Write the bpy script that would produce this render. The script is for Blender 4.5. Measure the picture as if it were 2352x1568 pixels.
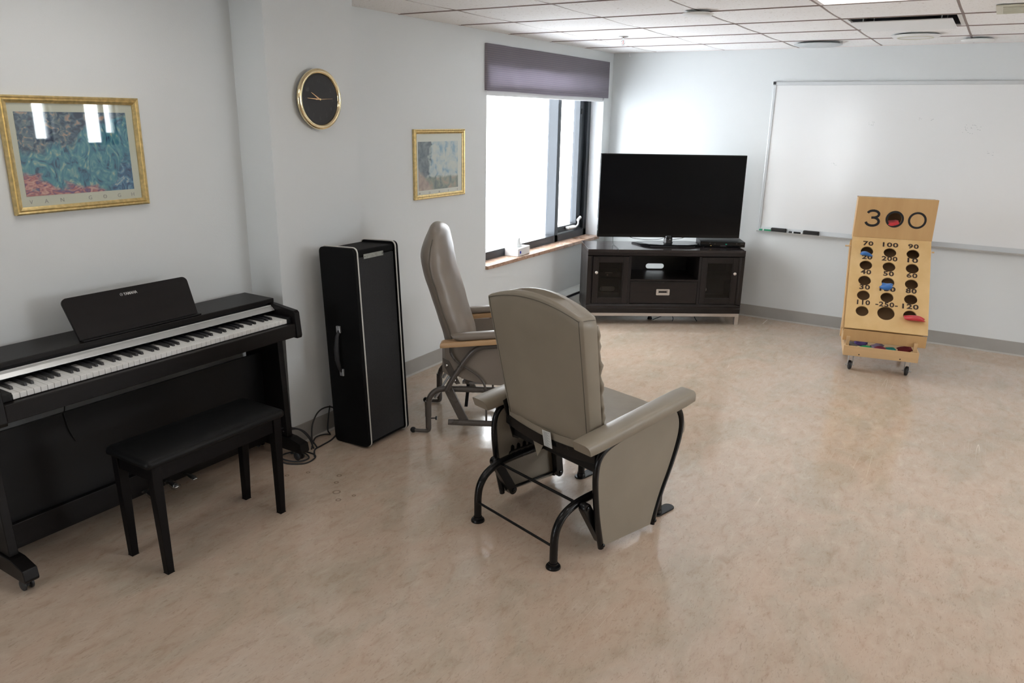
import bpy, bmesh, math, random
from mathutils import Vector, Matrix, Euler
random.seed(7)
for o in list(bpy.data.objects): bpy.data.objects.remove(o)
S = bpy.context.scene
C = S.collection
PI = math.pi
# ------------------------------------------------------------------ camera
XL, YB, ZC = -3.1357, 6.7745, 2.2627      # left wall, back wall, ceiling
XR, YF = 4.0, -2.6                        # right wall, wall behind the camera
cam = bpy.data.objects.new('camera', bpy.data.cameras.new('camera')); C.objects.link(cam)
R = Matrix(((0.84837791, -0.16528343, 0.50292774), (0.5291114, 0.2338588, -0.81569062), (0.01720607, 0.9581187, 0.28585399)))
cam.matrix_world = Matrix.Translation((0, 0, 1.70)) @ R.to_4x4()
cam.data.sensor_width = 36; cam.data.lens = 1740.5/2352*36; cam.data.clip_start = 0.05
S.camera = cam
# ------------------------------------------------------------------ light
W = bpy.data.worlds.new('overcast_sky'); S.world = W; W.use_nodes = True
bg = W.node_tree.nodes['Background']
bg.inputs[0].default_value = (0.92, 0.965, 1.0, 1); bg.inputs[1].default_value = 12.0
S.view_settings.view_transform = 'Standard'; S.view_settings.look = 'None'
S.view_settings.gamma = 1; S.view_settings.use_curve_mapping = False
S.view_settings.exposure = 0.32
def portal(loc, rot, sx, sy):
    l = bpy.data.lights.new('window_portal', 'AREA'); l.shape = 'RECTANGLE'; l.size = sx; l.size_y = sy
    l.cycles.is_portal = True
    o = bpy.data.objects.new('window_portal', l); o.location = loc; o.rotation_euler = rot; C.objects.link(o)
LAMP = 4.2
# ------------------------------------------------------------------ helpers
def tag(o, label=None, cat=None, group=None, kind=None):
    if label: o['label'] = label
    if cat: o['category'] = cat
    if group: o['group'] = group
    if kind: o['kind'] = kind
    return o
def thing(name, label, cat, loc=(0, 0, 0), rz=0, group=None, rot=None):
    o = bpy.data.objects.new(name, None); C.objects.link(o); o.empty_display_size = .05
    o.location = loc; o.rotation_euler = rot or (0, 0, rz)
    return tag(o, label, cat, group)
def obj(name, bm, mat, parent=None, smooth=False, loc=None, sub=0, ang=None):
    me = bpy.data.meshes.new(name)
    bmesh.ops.recalc_face_normals(bm, faces=bm.faces)
    bm.to_mesh(me); bm.free()
    for m in (mat if isinstance(mat, (list, tuple)) else [mat]): me.materials.append(m)
    if smooth:
        for p in me.polygons: p.use_smooth = True
        if ang: me.set_sharp_from_angle(angle=math.radians(ang))
    o = bpy.data.objects.new(name, me); C.objects.link(o)
    if parent: o.parent = parent
    if loc: o.location = loc
    if sub:
        md = o.modifiers.new('sub', 'SUBSURF'); md.levels = sub; md.render_levels = sub
    return o
def B(): return bmesh.new()
def merge(bm, tmp, M=None):
    me = bpy.data.meshes.new('t')
    if M is not None: bmesh.ops.transform(tmp, matrix=M, verts=tmp.verts)
    tmp.to_mesh(me); tmp.free(); bm.from_mesh(me); bpy.data.meshes.remove(me)
def box(bm, lo, hi, bev=0, M=None, seg=2):
    t = bmesh.new(); bmesh.ops.create_cube(t, size=1)
    lo = Vector(lo); hi = Vector(hi); c = (lo+hi)/2; d = hi-lo
    for v in t.verts: v.co = Vector((v.co.x*d.x, v.co.y*d.y, v.co.z*d.z)) + c
    if bev: bmesh.ops.bevel(t, geom=list(t.edges), offset=bev, segments=seg, profile=.5, affect='EDGES')
    merge(bm, t, M); return bm
def prism(bm, pts, axis, a, b, bev=0, M=None, seg=2):
    """polygon pts (two coords) extruded along axis from a to b"""
    t = bmesh.new()
    def mk(p, w):
        if axis == 'x': return (w, p[0], p[1])
        if axis == 'y': return (p[0], w, p[1])
        return (p[0], p[1], w)
    A = [t.verts.new(mk(p, a)) for p in pts]; Bv = [t.verts.new(mk(p, b)) for p in pts]
    t.faces.new(A); t.faces.new(Bv[::-1])
    n = len(pts)
    for i in range(n): t.faces.new((A[i], A[(i+1) % n], Bv[(i+1) % n], Bv[i]))
    bmesh.ops.recalc_face_normals(t, faces=t.faces)
    if bev: bmesh.ops.bevel(t, geom=list(t.edges), offset=bev, segments=seg, profile=.5, affect='EDGES')
    merge(bm, t, M); return bm
def smoothpath(pts, k=6, closed=False):
    P = [Vector(p) for p in pts]; n = len(P); out = []
    rng = range(n if closed else n-1)
    for i in rng:
        p1, p2 = P[i], P[(i+1) % n]
        p0 = P[(i-1) % n] if (closed or i > 0) else p1*2-p2
        p3 = P[(i+2) % n] if (closed or i < n-2) else p2*2-p1
        for j in range(k):
            t = j/k
            out.append(.5*((2*p1)+(-p0+p2)*t+(2*p0-5*p1+4*p2-p3)*t*t+(-p0+3*p1-3*p2+p3)*t**3))
    if not closed: out.append(P[-1])
    return out
def tube(bm, pts, r, n=10, closed=False, k=0, M=None):
    P = smoothpath(pts, k, closed) if k else [Vector(p) for p in pts]
    if isinstance(r, (list, tuple)) and k:
        q = []
        for i in range(len(P)): u = i/(len(P)-1)*(len(r)-1); a = int(u); c = min(a+1, len(r)-1); q.append(r[a]+(r[c]-r[a])*(u-a))
        r = q
    t = bmesh.new(); N = len(P); rings = []
    d0 = (P[1]-P[0]).normalized(); up = Vector((0, 0, 1)) if abs(d0.z) < .9 else Vector((1, 0, 0))
    nrm = d0.cross(up).normalized()
    for i, p in enumerate(P):
        if closed: d = (P[(i+1) % N]-P[i-1]).normalized()
        else: d = (P[min(i+1, N-1)]-P[max(i-1, 0)]).normalized()
        nrm = (nrm-d*nrm.dot(d)).normalized(); b = d.cross(nrm)
        rr = r[i] if isinstance(r, (list, tuple)) else r
        rings.append([t.verts.new(p+nrm*math.cos(2*PI*j/n)*rr+b*math.sin(2*PI*j/n)*rr) for j in range(n)])
    for i in range(N if closed else N-1):
        a, b = rings[i], rings[(i+1) % N]
        for j in range(n): t.faces.new((a[j], a[(j+1) % n], b[(j+1) % n], b[j]))
    if not closed: t.faces.new(rings[0]); t.faces.new(rings[-1][::-1])
    merge(bm, t, M); return bm
def lathe(bm, prof, n=24, M=None, caps=True):
    t = bmesh.new(); rings = []
    for (r, z) in prof: rings.append([t.verts.new((r*math.cos(2*PI*j/n), r*math.sin(2*PI*j/n), z)) for j in range(n)])
    for a, b in zip(rings, rings[1:]):
        for j in range(n): t.faces.new((a[j], a[(j+1) % n], b[(j+1) % n], b[j]))
    if caps and prof[0][0] > 1e-5: t.faces.new(rings[0])
    if caps and prof[-1][0] > 1e-5: t.faces.new(rings[-1][::-1])
    bmesh.ops.remove_doubles(t, verts=t.verts, dist=1e-6)
    merge(bm, t, M); return bm
def loft(bm, loops, M=None, close=True):
    t = bmesh.new(); R_ = [[t.verts.new(p) for p in L] for L in loops]; n = len(loops[0])
    for a, b in zip(R_, R_[1:]):
        for j in range(n): t.faces.new((a[j], a[(j+1) % n], b[(j+1) % n], b[j]))
    if close:
        for rg in (R_[0], R_[-1][::-1]): t.faces.new(rg)
    merge(bm, t, M); return bm
def cyl(bm, a, b, r, n=16):
    a = Vector(a); b = Vector(b); return tube(bm, [a, b], r, n)
def slab_link(bm, p, q, w, x0, x1, n=8):
    """flat bar with round ends in the y-z plane between p and q, thickness x0..x1"""
    p = Vector(p); q = Vector(q); d = (q-p).normalized(); a0 = math.atan2(d.y, d.x); pts = []
    for i in range(n+1):
        a = a0-PI/2+PI*i/n; pts.append(q+Vector((math.cos(a), math.sin(a)))*w/2)
    for i in range(n+1):
        a = a0+PI/2+PI*i/n; pts.append(p+Vector((math.cos(a), math.sin(a)))*w/2)
    return prism(bm, [tuple(v) for v in pts], 'x', x0, x1, bev=min(.002, abs(x1-x0)/4), seg=1)
def text_bm(s, size, depth=.001, sx=1, space=1, bold=0):
    cu = bpy.data.curves.new('t', 'FONT'); cu.body = s; cu.size = size; cu.extrude = depth; cu.offset = bold
    cu.align_x = 'CENTER'; cu.align_y = 'CENTER'; cu.space_character = space; cu.resolution_u = 3
    o = bpy.data.objects.new('t', cu); C.objects.link(o)
    dg = bpy.context.evaluated_depsgraph_get(); me = bpy.data.meshes.new_from_object(o.evaluated_get(dg))
    b = bmesh.new(); b.from_mesh(me); bpy.data.objects.remove(o); bpy.data.meshes.remove(me)
    # centre it on its own bounds
    xs = [v.co.x for v in b.verts]; ys = [v.co.y for v in b.verts]
    cx, cy = (min(xs)+max(xs))/2, (min(ys)+max(ys))/2
    for v in b.verts: v.co.x = (v.co.x-cx)*sx; v.co.y -= cy
    return b
def basis(o, ex, ey, ez):
    M = Matrix.Identity(4)
    for i, e in enumerate((ex, ey, ez)):
        for j in range(3): M[j][i] = e[j]
    for j in range(3): M[j][3] = o[j]
    return M
def holed_panel(bm, outer, holes, depth, M=None, n=28):
    """flat panel with round holes, built from a filled curve; z from 0 to depth"""
    cu = bpy.data.curves.new('p', 'CURVE'); cu.dimensions = '2D'; cu.fill_mode = 'BOTH'; cu.extrude = depth/2
    def sp(pts):
        s = cu.splines.new('POLY'); s.points.add(len(pts)-1); s.use_cyclic_u = True
        for q, p in zip(s.points, pts): q.co = (p[0], p[1], 0, 1)
    sp(outer)
    for h in holes:
        if len(h) == 3: sp([(h[0]+h[2]*math.cos(2*PI*i/n), h[1]+h[2]*math.sin(2*PI*i/n)) for i in range(n)])
        else: sp(h)
    o = bpy.data.objects.new('p', cu); C.objects.link(o)
    dg = bpy.context.evaluated_depsgraph_get(); me = bpy.data.meshes.new_from_object(o.evaluated_get(dg))
    t = bmesh.new(); t.from_mesh(me); bpy.data.objects.remove(o); bpy.data.meshes.remove(me)
    bmesh.ops.remove_doubles(t, verts=t.verts, dist=1e-6)
    for v in t.verts: v.co.z += depth/2
    merge(bm, t, M); return bm
def annulus(bm, r0, r1, h, M, n=40):
    t = bmesh.new(); lathe(t, [(r0, 0), (r1, 0), (r1, h), (r0, h), (r0, 0)], n, caps=False); merge(bm, t, M); return bm
# ------------------------------------------------------------------ materials
def mat(name, col, rough=.5, metal=0, var=0, vscale=5, bump=0, bscale=200, coat=0, spec=.5, emit=0, rvar=0, stretch=None, col2=None, detail=4, sheen=0):
    m = bpy.data.materials.new(name); m.use_nodes = True; nt = m.node_tree; p = nt.nodes['Principled BSDF']
    p.inputs['Base Color'].default_value = (*col, 1); p.inputs['Roughness'].default_value = rough
    p.inputs['Metallic'].default_value = metal; p.inputs['Specular IOR Level'].default_value = spec
    p.inputs['Coat Weight'].default_value = coat; p.inputs['Coat Roughness'].default_value = .08
    if sheen: p.inputs['Sheen Weight'].default_value = sheen
    if emit:
        p.inputs['Emission Color'].default_value = (*col, 1); p.inputs['Emission Strength'].default_value = emit
    tc = nt.nodes.new('ShaderNodeTexCoord'); mp = nt.nodes.new('ShaderNodeMapping')
    nt.links.new(tc.outputs['Object'], mp.inputs[0])
    if stretch: mp.inputs['Scale'].default_value = stretch
    if var or col2:
        n = nt.nodes.new('ShaderNodeTexNoise'); n.inputs['Scale'].default_value = vscale; n.inputs['Detail'].default_value = detail
        nt.links.new(mp.outputs[0], n.inputs[0])
        r = nt.nodes.new('ShaderNodeValToRGB'); nt.links.new(n.outputs[0], r.inputs[0])
        c2 = col2 or tuple(min(1, c*(1+var)) for c in col); c1 = col if col2 else tuple(c*(1-var) for c in col)
        r.color_ramp.elements[0].position = .3; r.color_ramp.elements[1].position = .7
        r.color_ramp.elements[0].color = (*c1, 1); r.color_ramp.elements[1].color = (*c2, 1)
        nt.links.new(r.outputs[0], p.inputs['Base Color'])
    if rvar:
        n2 = nt.nodes.new('ShaderNodeTexNoise'); n2.inputs['Scale'].default_value = 9; n2.inputs['Detail'].default_value = 5
        nt.links.new(mp.outputs[0], n2.inputs[0]); mr = nt.nodes.new('ShaderNodeMapRange')
        mr.inputs['To Min'].default_value = max(0, rough-rvar); mr.inputs['To Max'].default_value = rough+rvar
        mr.inputs['From Min'].default_value = .3; mr.inputs['From Max'].default_value = .7
        nt.links.new(n2.outputs[0], mr.inputs[0]); nt.links.new(mr.outputs[0], p.inputs['Roughness'])
    if bump:
        n3 = nt.nodes.new('ShaderNodeTexNoise'); n3.inputs['Scale'].default_value = bscale; n3.inputs['Detail'].default_value = 3
        nt.links.new(mp.outputs[0], n3.inputs[0]); bu = nt.nodes.new('ShaderNodeBump')
        bu.inputs['Strength'].default_value = bump; bu.inputs['Distance'].default_value = .002
        nt.links.new(n3.outputs[0], bu.inputs['Height']); nt.links.new(bu.outputs[0], p.inputs['Normal'])
    return m
def nodes(m): return m.node_tree, m.node_tree.nodes, m.node_tree.links, m.node_tree.nodes['Principled BSDF']
M = {}
M['wall'] = mat('wall_paint', (.69, .71, .71), .55, bump=.25, bscale=260, spec=.3)
M['reveal'] = mat('reveal_paint', (.80, .82, .84), .5, bump=.1, bscale=200)
M['base'] = mat('cove_vinyl', (.34, .325, .30), .42, var=.05, bump=.05)
M['bead'] = mat('floor_edge_bead', (.42, .39, .35), .4, var=.08)
M['grid'] = mat('ceiling_grid_white', (.78, .72, .69), .4)
M['gridshade'] = mat('ceiling_grid_shadow_tone', (.30, .24, .22), .7)  # dark tone on the grid bars stands in for shadow along tile edges
M['black'] = mat('black_satin', (.005, .005, .0055), .40, spec=.25, bump=.05, bscale=300)
M['walnut'] = mat('piano_dark_woodgrain', (.006, .0048, .0048), .38, spec=.22, var=.25, vscale=20, stretch=(1, .12, 1), bump=.12, bscale=180)
M['white_key'] = mat('key_white', (.82, .82, .80), .22)
M['black_key'] = mat('key_black', (.012, .012, .015), .3)
M['silver'] = mat('brushed_silver', (.55, .56, .56), .38, metal=.75, bump=.06, bscale=300, stretch=(1, .05, 1))
M['chrome'] = mat('chrome', (.75, .75, .76), .12, metal=1)
M['nickel'] = mat('satin_nickel', (.62, .57, .53), .38, metal=.85, bump=.05)
M['steel'] = mat('galvanised_steel', (.55, .56, .58), .35, metal=.8)
M['benchwood'] = mat('bench_black_wood', (.004, .0032, .0036), .42, spec=.15, var=.2, bump=.08, bscale=120)
M['benchvinyl'] = mat('bench_black_vinyl', (.0045, .0045, .005), .42, spec=.2, bump=.35, bscale=420)
M['tolex'] = mat('speaker_black_tolex', (.003, .003, .0035), .65, bump=.6, bscale=520, spec=.15)
M['cloth'] = mat('speaker_grille_cloth', (.012, .013, .014), .8, col2=(.028, .028, .030), vscale=420, bump=.5, bscale=700, detail=2)
M['piping'] = mat('white_piping', (.62, .60, .56), .4)
M['plate'] = mat('worn_metal_plate', (.33, .34, .31), .45, metal=.5, var=.15, vscale=60)
M['vinyl'] = mat('taupe_vinyl', (.270, .232, .180), .38, var=.05, vscale=6, bump=.16, bscale=420, rvar=.05)
M['vinyl2'] = mat('grey_brown_vinyl', (.225, .188, .155), .36, var=.03, vscale=7, bump=.12, bscale=420, rvar=.03)
M['seam'] = mat('seam_thread', (.11, .095, .072), .6)
M['blkmetal'] = mat('black_painted_steel', (.005, .005, .0055), .24, spec=.35, bump=.04, bscale=90, rvar=.05)
M['brnmetal'] = mat('brown_painted_steel', (.085, .072, .062), .30, bump=.05, bscale=120, rvar=.05)
M['oak'] = mat('armrest_maple', (.50, .31, .16), .35, var=.15, vscale=22, stretch=(1, .1, 1), bump=.05)
M['label'] = mat('white_fabric_label', (.62, .62, .60), .7)
M['espresso'] = mat('espresso_wood', (.013, .0095, .009), .33, spec=.35, var=.3, vscale=26, stretch=(.12, 1, 1), bump=.1, bscale=90, rvar=.05)
M['espresso_v'] = mat('espresso_wood_upright', (.013, .0095, .009), .33, spec=.35, var=.3, vscale=26, stretch=(1, 1, .12), bump=.1, bscale=90, rvar=.05)
M['tvtop'] = mat('tv_stand_polished_top', (.022, .017, .017), .16, rvar=.04)
M['gloss'] = mat('gloss_black', (.003, .003, .0035), .07, spec=.4)
M['screen'] = mat('tv_screen', (.002, .002, .0025), .09, spec=.22)
M['plastic'] = mat('matte_black_plastic', (.006, .006, .0065), .4, spec=.3)
M['rubber'] = mat('black_rubber', (.018, .018, .020), .5, rvar=.1)
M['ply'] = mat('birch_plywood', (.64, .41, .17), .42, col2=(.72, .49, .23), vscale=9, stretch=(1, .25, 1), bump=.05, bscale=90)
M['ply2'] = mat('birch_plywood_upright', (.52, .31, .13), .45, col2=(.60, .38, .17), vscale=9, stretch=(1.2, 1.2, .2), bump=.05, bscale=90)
M['pine'] = mat('pale_pine', (.62, .41, .21), .5, var=.12, vscale=14, stretch=(.1, 1, 1), bump=.06)
M['plyedge'] = mat('plywood_edge', (.64, .52, .35), .6, var=.15, vscale=30)
M['innerply'] = mat('plywood_inside_shaded', (.17, .095, .04), .7, var=.1)  # plywood colour darkened to carry the shade inside the holes
M['ink'] = mat('black_ink', (.010, .010, .012), .45)
M['numink'] = mat('brown_black_number_ink', (.045, .025, .015), .5)
M['gold'] = mat('gilt_frame', (.74, .57, .27), .34, metal=.8, var=.18, vscale=55, bump=.25, bscale=90)
M['brass'] = mat('polished_brass', (.85, .72, .46), .14, metal=1)
M['gilt'] = mat('gold_hands', (.80, .50, .28), .3, metal=.8)
M['clockface'] = mat('clock_face_charcoal', (.022, .022, .023), .6)
M['clocknum'] = mat('clock_faint_numeral', (.045, .045, .046), .6)
M['mat'] = mat('cream_mat_board', (.60, .59, .50), .7, var=.02)
M['mat2'] = mat('ivory_mat_board', (.72, .71, .66), .7, var=.02)
M['print_letter'] = mat('printed_letters_grey', (.30, .28, .27), .7)
M['white_board'] = mat('whiteboard_enamel', (.80, .805, .80), .16, spec=.45, rvar=.03)
M['alu'] = mat('anodised_aluminium', (.62, .64, .65), .38, metal=.55)
M['smudge'] = mat('dry_marker_residue', (.30, .33, .34), .6)
M['felt'] = mat('eraser_felt', (.035, .034, .034), .9, bump=.6, bscale=500)
M['white'] = mat('white_plastic', (.78, .79, .79), .35)
M['heater'] = mat('heater_white_enamel', (.62, .63, .60), .35)
M['frame'] = mat('dark_bronze_window_frame', (.034, .040, .048), .32, metal=.2, bump=.03)
M['tilewhite'] = mat('diffuser_white', (.80, .80, .79), .4)
M['beige'] = mat('beige_grille', (.62, .61, .50), .5)
M['dark'] = mat('dark_void', (.02, .022, .03), .8)
M['snow'] = mat('snow_ground', (.85, .88, .92), .8)
M['redbag'] = mat('red_cotton', (.52, .025, .03), .8, bump=.5, bscale=300, sheen=.2)
M['bluebag'] = mat('blue_cotton', (.035, .15, .42), .8, bump=.5, bscale=300, sheen=.2)
bagcols = {'grey': (.24, .22, .20), 'purple': (.11, .06, .22), 'green': (.03, .30, .10), 'lilac': (.30, .22, .30), 'maroon': (.20, .02, .05), 'teal': (.02, .26, .22), 'navy': (.02, .03, .10), 'dark red': (.22, .02, .025)}
for k_, c_ in bagcols.items(): M['bag_'+k_] = mat(k_.replace(' ', '_')+'_cotton', c_, .8, bump=.5, bscale=300)

# floor: marbled sheet vinyl, waxed
def floor_mat():
    m = mat('marbled_sheet_vinyl', (.4, .3, .22), .2, spec=.75); nt, N, L, p = nodes(m)
    tc = N.new('ShaderNodeTexCoord')
    def noise(sc, det, dist=0, stretch=None, ro=0):
        mp = N.new('ShaderNodeMapping'); L.new(tc.outputs['Object'], mp.inputs[0])
        if stretch: mp.inputs['Scale'].default_value = stretch
        mp.inputs['Rotation'].default_value = (0, 0, ro)
        n = N.new('ShaderNodeTexNoise'); n.inputs['Scale'].default_value = sc; n.inputs['Detail'].default_value = det
        n.inputs['Distortion'].default_value = dist; n.inputs['Roughness'].default_value = .6
        L.new(mp.outputs[0], n.inputs[0]); return n
    def ramp(src, els):
        r = N.new('ShaderNodeValToRGB'); L.new(src, r.inputs[0]); e = r.color_ramp.elements
        e[0].position, e[0].color = els[0][0], (*els[0][1], 1); e[1].position, e[1].color = els[-1][0], (*els[-1][1], 1)
        for q in els[1:-1]: x = e.new(q[0]); x.color = (*q[1], 1)
        return r.outputs[0]
    def mix(f, a, b, mode='MIX', fac=None):
        x = N.new('ShaderNodeMix'); x.data_type = 'RGBA'; x.blend_type = mode
        if fac is None: L.new(f, x.inputs[0])
        else: x.inputs[0].default_value = fac
        for s, i in ((a, 6), (b, 7)):
            if isinstance(s, tuple): x.inputs[i].default_value = (*s, 1)
            else: L.new(s, x.inputs[i])
        return x.outputs[2]
    a = ramp(noise(13, 9, .7, (1.6, .8, 1), .5).outputs[0], [(.30, (.44, .31, .225)), (.45, (.535, .415, .32)), (.55, (.55, .435, .345)), (.68, (.61, .505, .41))])
    b = ramp(noise(2.6, 7, 1.2, (1.2, .8, 1), -.4).outputs[0], [(.36, (.43, .38, .295)), (.50, (.54, .43, .335)), (.64, (.585, .435, .335))])
    c = mix(None, a, b, fac=.45)
    fl = ramp(noise(60, 8, 1.8, (1.6, .5, 1), .55).outputs[0], [(.34, (.80, .77, .73)), (.44, (1, 1, 1)), (.60, (1, 1, 1)), (.72, (1.06, 1.05, 1.03))])
    c = mix(None, c, fl, 'MULTIPLY', .85)
    # small dried stain rings beside the speaker cabinet
    sep = tc.outputs['Object']; acc = None
    for (x, y, r) in ((-2.36, 2.29, .016), (-2.47, 2.42, .010), (-2.43, 2.36, .009), (-2.62, 2.36, .008), (-2.30, 2.24, .010), (-2.27, 2.31, .007), (-2.68, 2.28, .008)):
        vm = N.new('ShaderNodeVectorMath'); vm.operation = 'DISTANCE'; L.new(sep, vm.inputs[0]); vm.inputs[1].default_value = (x, y, 0)
        rr = N.new('ShaderNodeMath'); rr.operation = 'SUBTRACT'; L.new(vm.outputs['Value'], rr.inputs[0]); rr.inputs[1].default_value = r
        ab = N.new('ShaderNodeMath'); ab.operation = 'ABSOLUTE'; L.new(rr.outputs[0], ab.inputs[0])
        lt = N.new('ShaderNodeMath'); lt.operation = 'LESS_THAN'; L.new(ab.outputs[0], lt.inputs[0]); lt.inputs[1].default_value = .003
        if acc is None: acc = lt.outputs[0]
        else:
            mx = N.new('ShaderNodeMath'); mx.operation = 'MAXIMUM'; L.new(acc, mx.inputs[0]); L.new(lt.outputs[0], mx.inputs[1]); acc = mx.outputs[0]
    hf = N.new('ShaderNodeMath'); hf.operation = 'MULTIPLY'; hf.inputs[1].default_value = .5; L.new(acc, hf.inputs[0])
    c = mix(hf.outputs[0], c, (.09, .06, .04))
    # fine pale scratches: thin iso-lines of stretched noise, broken up
    s1 = ramp(noise(1.4, 0, 0, (13, .22, 1), .9).outputs[0], [(.497, (0, 0, 0)), (.500, (1, 1, 1)), (.503, (0, 0, 0))])
    s2 = ramp(noise(1.1, 0, 0, (11, .25, 1), -.7).outputs[0], [(.4975, (0, 0, 0)), (.500, (1, 1, 1)), (.5025, (0, 0, 0))])
    sm = ramp(noise(1.7, 3).outputs[0], [(.52, (0, 0, 0)), (.66, (1, 1, 1))])
    sc = mix(None, s1, s2, 'ADD', 1); sc = mix(None, sc, sm, 'MULTIPLY', 1)
    sc2 = N.new('ShaderNodeRGBToBW'); L.new(sc, sc2.inputs[0]); hm = N.new('ShaderNodeMath'); hm.operation = 'MULTIPLY'; hm.inputs[1].default_value = .14; L.new(sc2.outputs[0], hm.inputs[0])
    c = mix(hm.outputs[0], c, (.72, .65, .58))
    L.new(c, p.inputs['Base Color'])
    rn = noise(3.0, 6, .6); mr = N.new('ShaderNodeMapRange'); L.new(rn.outputs[0], mr.inputs[0])
    mr.inputs['From Min'].default_value = .3; mr.inputs['From Max'].default_value = .7; mr.inputs['To Min'].default_value = .07; mr.inputs['To Max'].default_value = .19
    ad = N.new('ShaderNodeMath'); ad.operation = 'ADD'; L.new(mr.outputs[0], ad.inputs[0])
    h2 = N.new('ShaderNodeMath'); h2.operation = 'MULTIPLY'; h2.inputs[1].default_value = .25; L.new(sc2.outputs[0], h2.inputs[0]); L.new(h2.outputs[0], ad.inputs[1])
    L.new(ad.outputs[0], p.inputs['Roughness'])
    bn = noise(26, 4, .5); bu = N.new('ShaderNodeBump'); bu.inputs['Strength'].default_value = .10; bu.inputs['Distance'].default_value = .004
    L.new(bn.outputs[0], bu.inputs['Height']); L.new(bu.outputs[0], p.inputs['Normal'])
    return m
M['floor'] = floor_mat()
def tile_mat():
    m = mat('ceiling_tile_fissured', (.80, .79, .78), .8, spec=.2); nt, N, L, p = nodes(m)
    tc = N.new('ShaderNodeTexCoord'); g = N.new('ShaderNodeNewGeometry')
    n = N.new('ShaderNodeTexNoise'); n.inputs['Scale'].default_value = 75; n.inputs['Detail'].default_value = 3; n.inputs['Distortion'].default_value = 1
    L.new(g.outputs['Position'], n.inputs[0]); r = N.new('ShaderNodeValToRGB'); L.new(n.outputs[0], r.inputs[0])
    e = r.color_ramp.elements; e[0].position = .30; e[0].color = (.62, .57, .54, 1); e[1].position = .38; e[1].color = (.90, .89, .88, 1)
    L.new(r.outputs[0], p.inputs['Base Color']); bu = N.new('ShaderNodeBump'); bu.inputs['Strength'].default_value = .4; bu.inputs['Distance'].default_value = .002
    L.new(n.outputs[0], bu.inputs['Height']); L.new(bu.outputs[0], p.inputs['Normal']); return m
M['tile'] = tile_mat()
def glass_mat(name, tint=(1, 1, 1), base=.03, mirror=1.0, ior=1.5):
    """thin pane: see-through with a Fresnel mirror on top"""
    m = bpy.data.materials.new(name); m.use_nodes = True; nt = m.node_tree; N, L = nt.nodes, nt.links; N.clear()
    o = N.new('ShaderNodeOutputMaterial'); t = N.new('ShaderNodeBsdfTransparent'); t.inputs[0].default_value = (*tint, 1)
    g = N.new('ShaderNodeBsdfGlossy'); g.inputs['Roughness'].default_value = .02; g.inputs[0].default_value = (mirror, mirror, mirror, 1)
    f0 = ((ior-1)/(ior+1))**2; mx = N.new('ShaderNodeMixShader')
    lw = N.new('ShaderNodeLayerWeight'); lw.inputs[0].default_value = .5
    pw = N.new('ShaderNodeMath'); pw.operation = 'POWER'; L.new(lw.outputs['Facing'], pw.inputs[0]); pw.inputs[1].default_value = 5
    f = N.new('ShaderNodeMath'); f.operation = 'MULTIPLY_ADD'; L.new(pw.outputs[0], f.inputs[0]); f.inputs[1].default_value = 1-f0; f.inputs[2].default_value = f0
    L.new(f.outputs[0], mx.inputs[0]); L.new(t.outputs[0], mx.inputs[1]); L.new(g.outputs[0], mx.inputs[2]); L.new(mx.outputs[0], o.inputs[0]); return m
M['glass'] = glass_mat('window_glass'); M['pictureglass'] = glass_mat('picture_glass', (.97, .98, .97), ior=1.6)
M['smokeglass'] = glass_mat('cabinet_glass', (.50, .48, .46), mirror=.55)
M['wrap'] = glass_mat('clear_plastic_wrap', (.85, .85, .85), ior=1.7)
def granite():
    m = mat('brown_stone_laminate', (.36, .21, .14), .28, col2=(.52, .36, .27), vscale=60, detail=6, rvar=.05); return m
M['sill'] = granite()
def fabric():
    m = mat('valance_woven_fabric', (.235, .215, .245), .9, var=.06, vscale=3, sheen=.2); nt, N, L, p = nodes(m)
    tc = N.new('ShaderNodeTexCoord'); w = N.new('ShaderNodeTexWave'); w.bands_direction = 'Z'; w.inputs['Scale'].default_value = 22; w.inputs['Distortion'].default_value = .6; w.inputs['Detail'].default_value = 2; w.inputs['Detail Scale'].default_value = 8
    L.new(tc.outputs['Object'], w.inputs[0]); r = N.new('ShaderNodeValToRGB'); L.new(w.outputs[0], r.inputs[0])
    r.color_ramp.elements[0].color = (.275, .252, .295, 1); r.color_ramp.elements[1].color = (.345, .31, .345, 1)
    L.new(r.outputs[0], p.inputs['Base Color']); bu = N.new('ShaderNodeBump'); bu.inputs['Strength'].default_value = .3; bu.inputs['Distance'].default_value = .002
    L.new(w.outputs[0], bu.inputs['Height']); L.new(bu.outputs[0], p.inputs['Normal']); return m
M['valance'] = fabric()

# ================================================================== SETTING
def struct(name, bm, m, label, cat, parent=None, **k):
    o = obj(name, bm, m, parent, **k)
    if not parent: tag(o, label, cat, kind='structure')
    return o
T = .22
struct('floor', box(B(), (XL-T, YF-T, -.1), (XR+T, YB+T, 0)), M['floor'], 'tan marbled sheet vinyl floor with a waxed shine', 'floor')
# left wall with the window opening
WY0, WY1, WZ0, WZ1 = 4.684, 6.612, .582, 2.02
b = B()
box(b, (XL-T, YF-T, 0), (XL, WY0, ZC+.3)); box(b, (XL-T, WY1, 0), (XL, YB+T, ZC+.3))
box(b, (XL-T, WY0, 0), (XL, WY1, WZ0)); box(b, (XL-T, WY0, WZ1), (XL, WY1, ZC+.3))
struct('wall_left', b, M['wall'], 'pale grey painted wall with the window and pictures', 'wall')
struct('wall_back', box(B(), (XL, YB, 0), (XR+T, YB+T, ZC+.3)), M['wall'], 'pale grey painted wall behind the television and whiteboard', 'wall')
PX, PY0, PY1 = -2.912, 2.532, 3.113
struct('wall_pillar', box(B(), (XL, PY0, 0), (PX, PY1, ZC+.02)), M['wall'], 'shallow grey pillar of wall that carries the round clock', 'wall')
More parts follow.
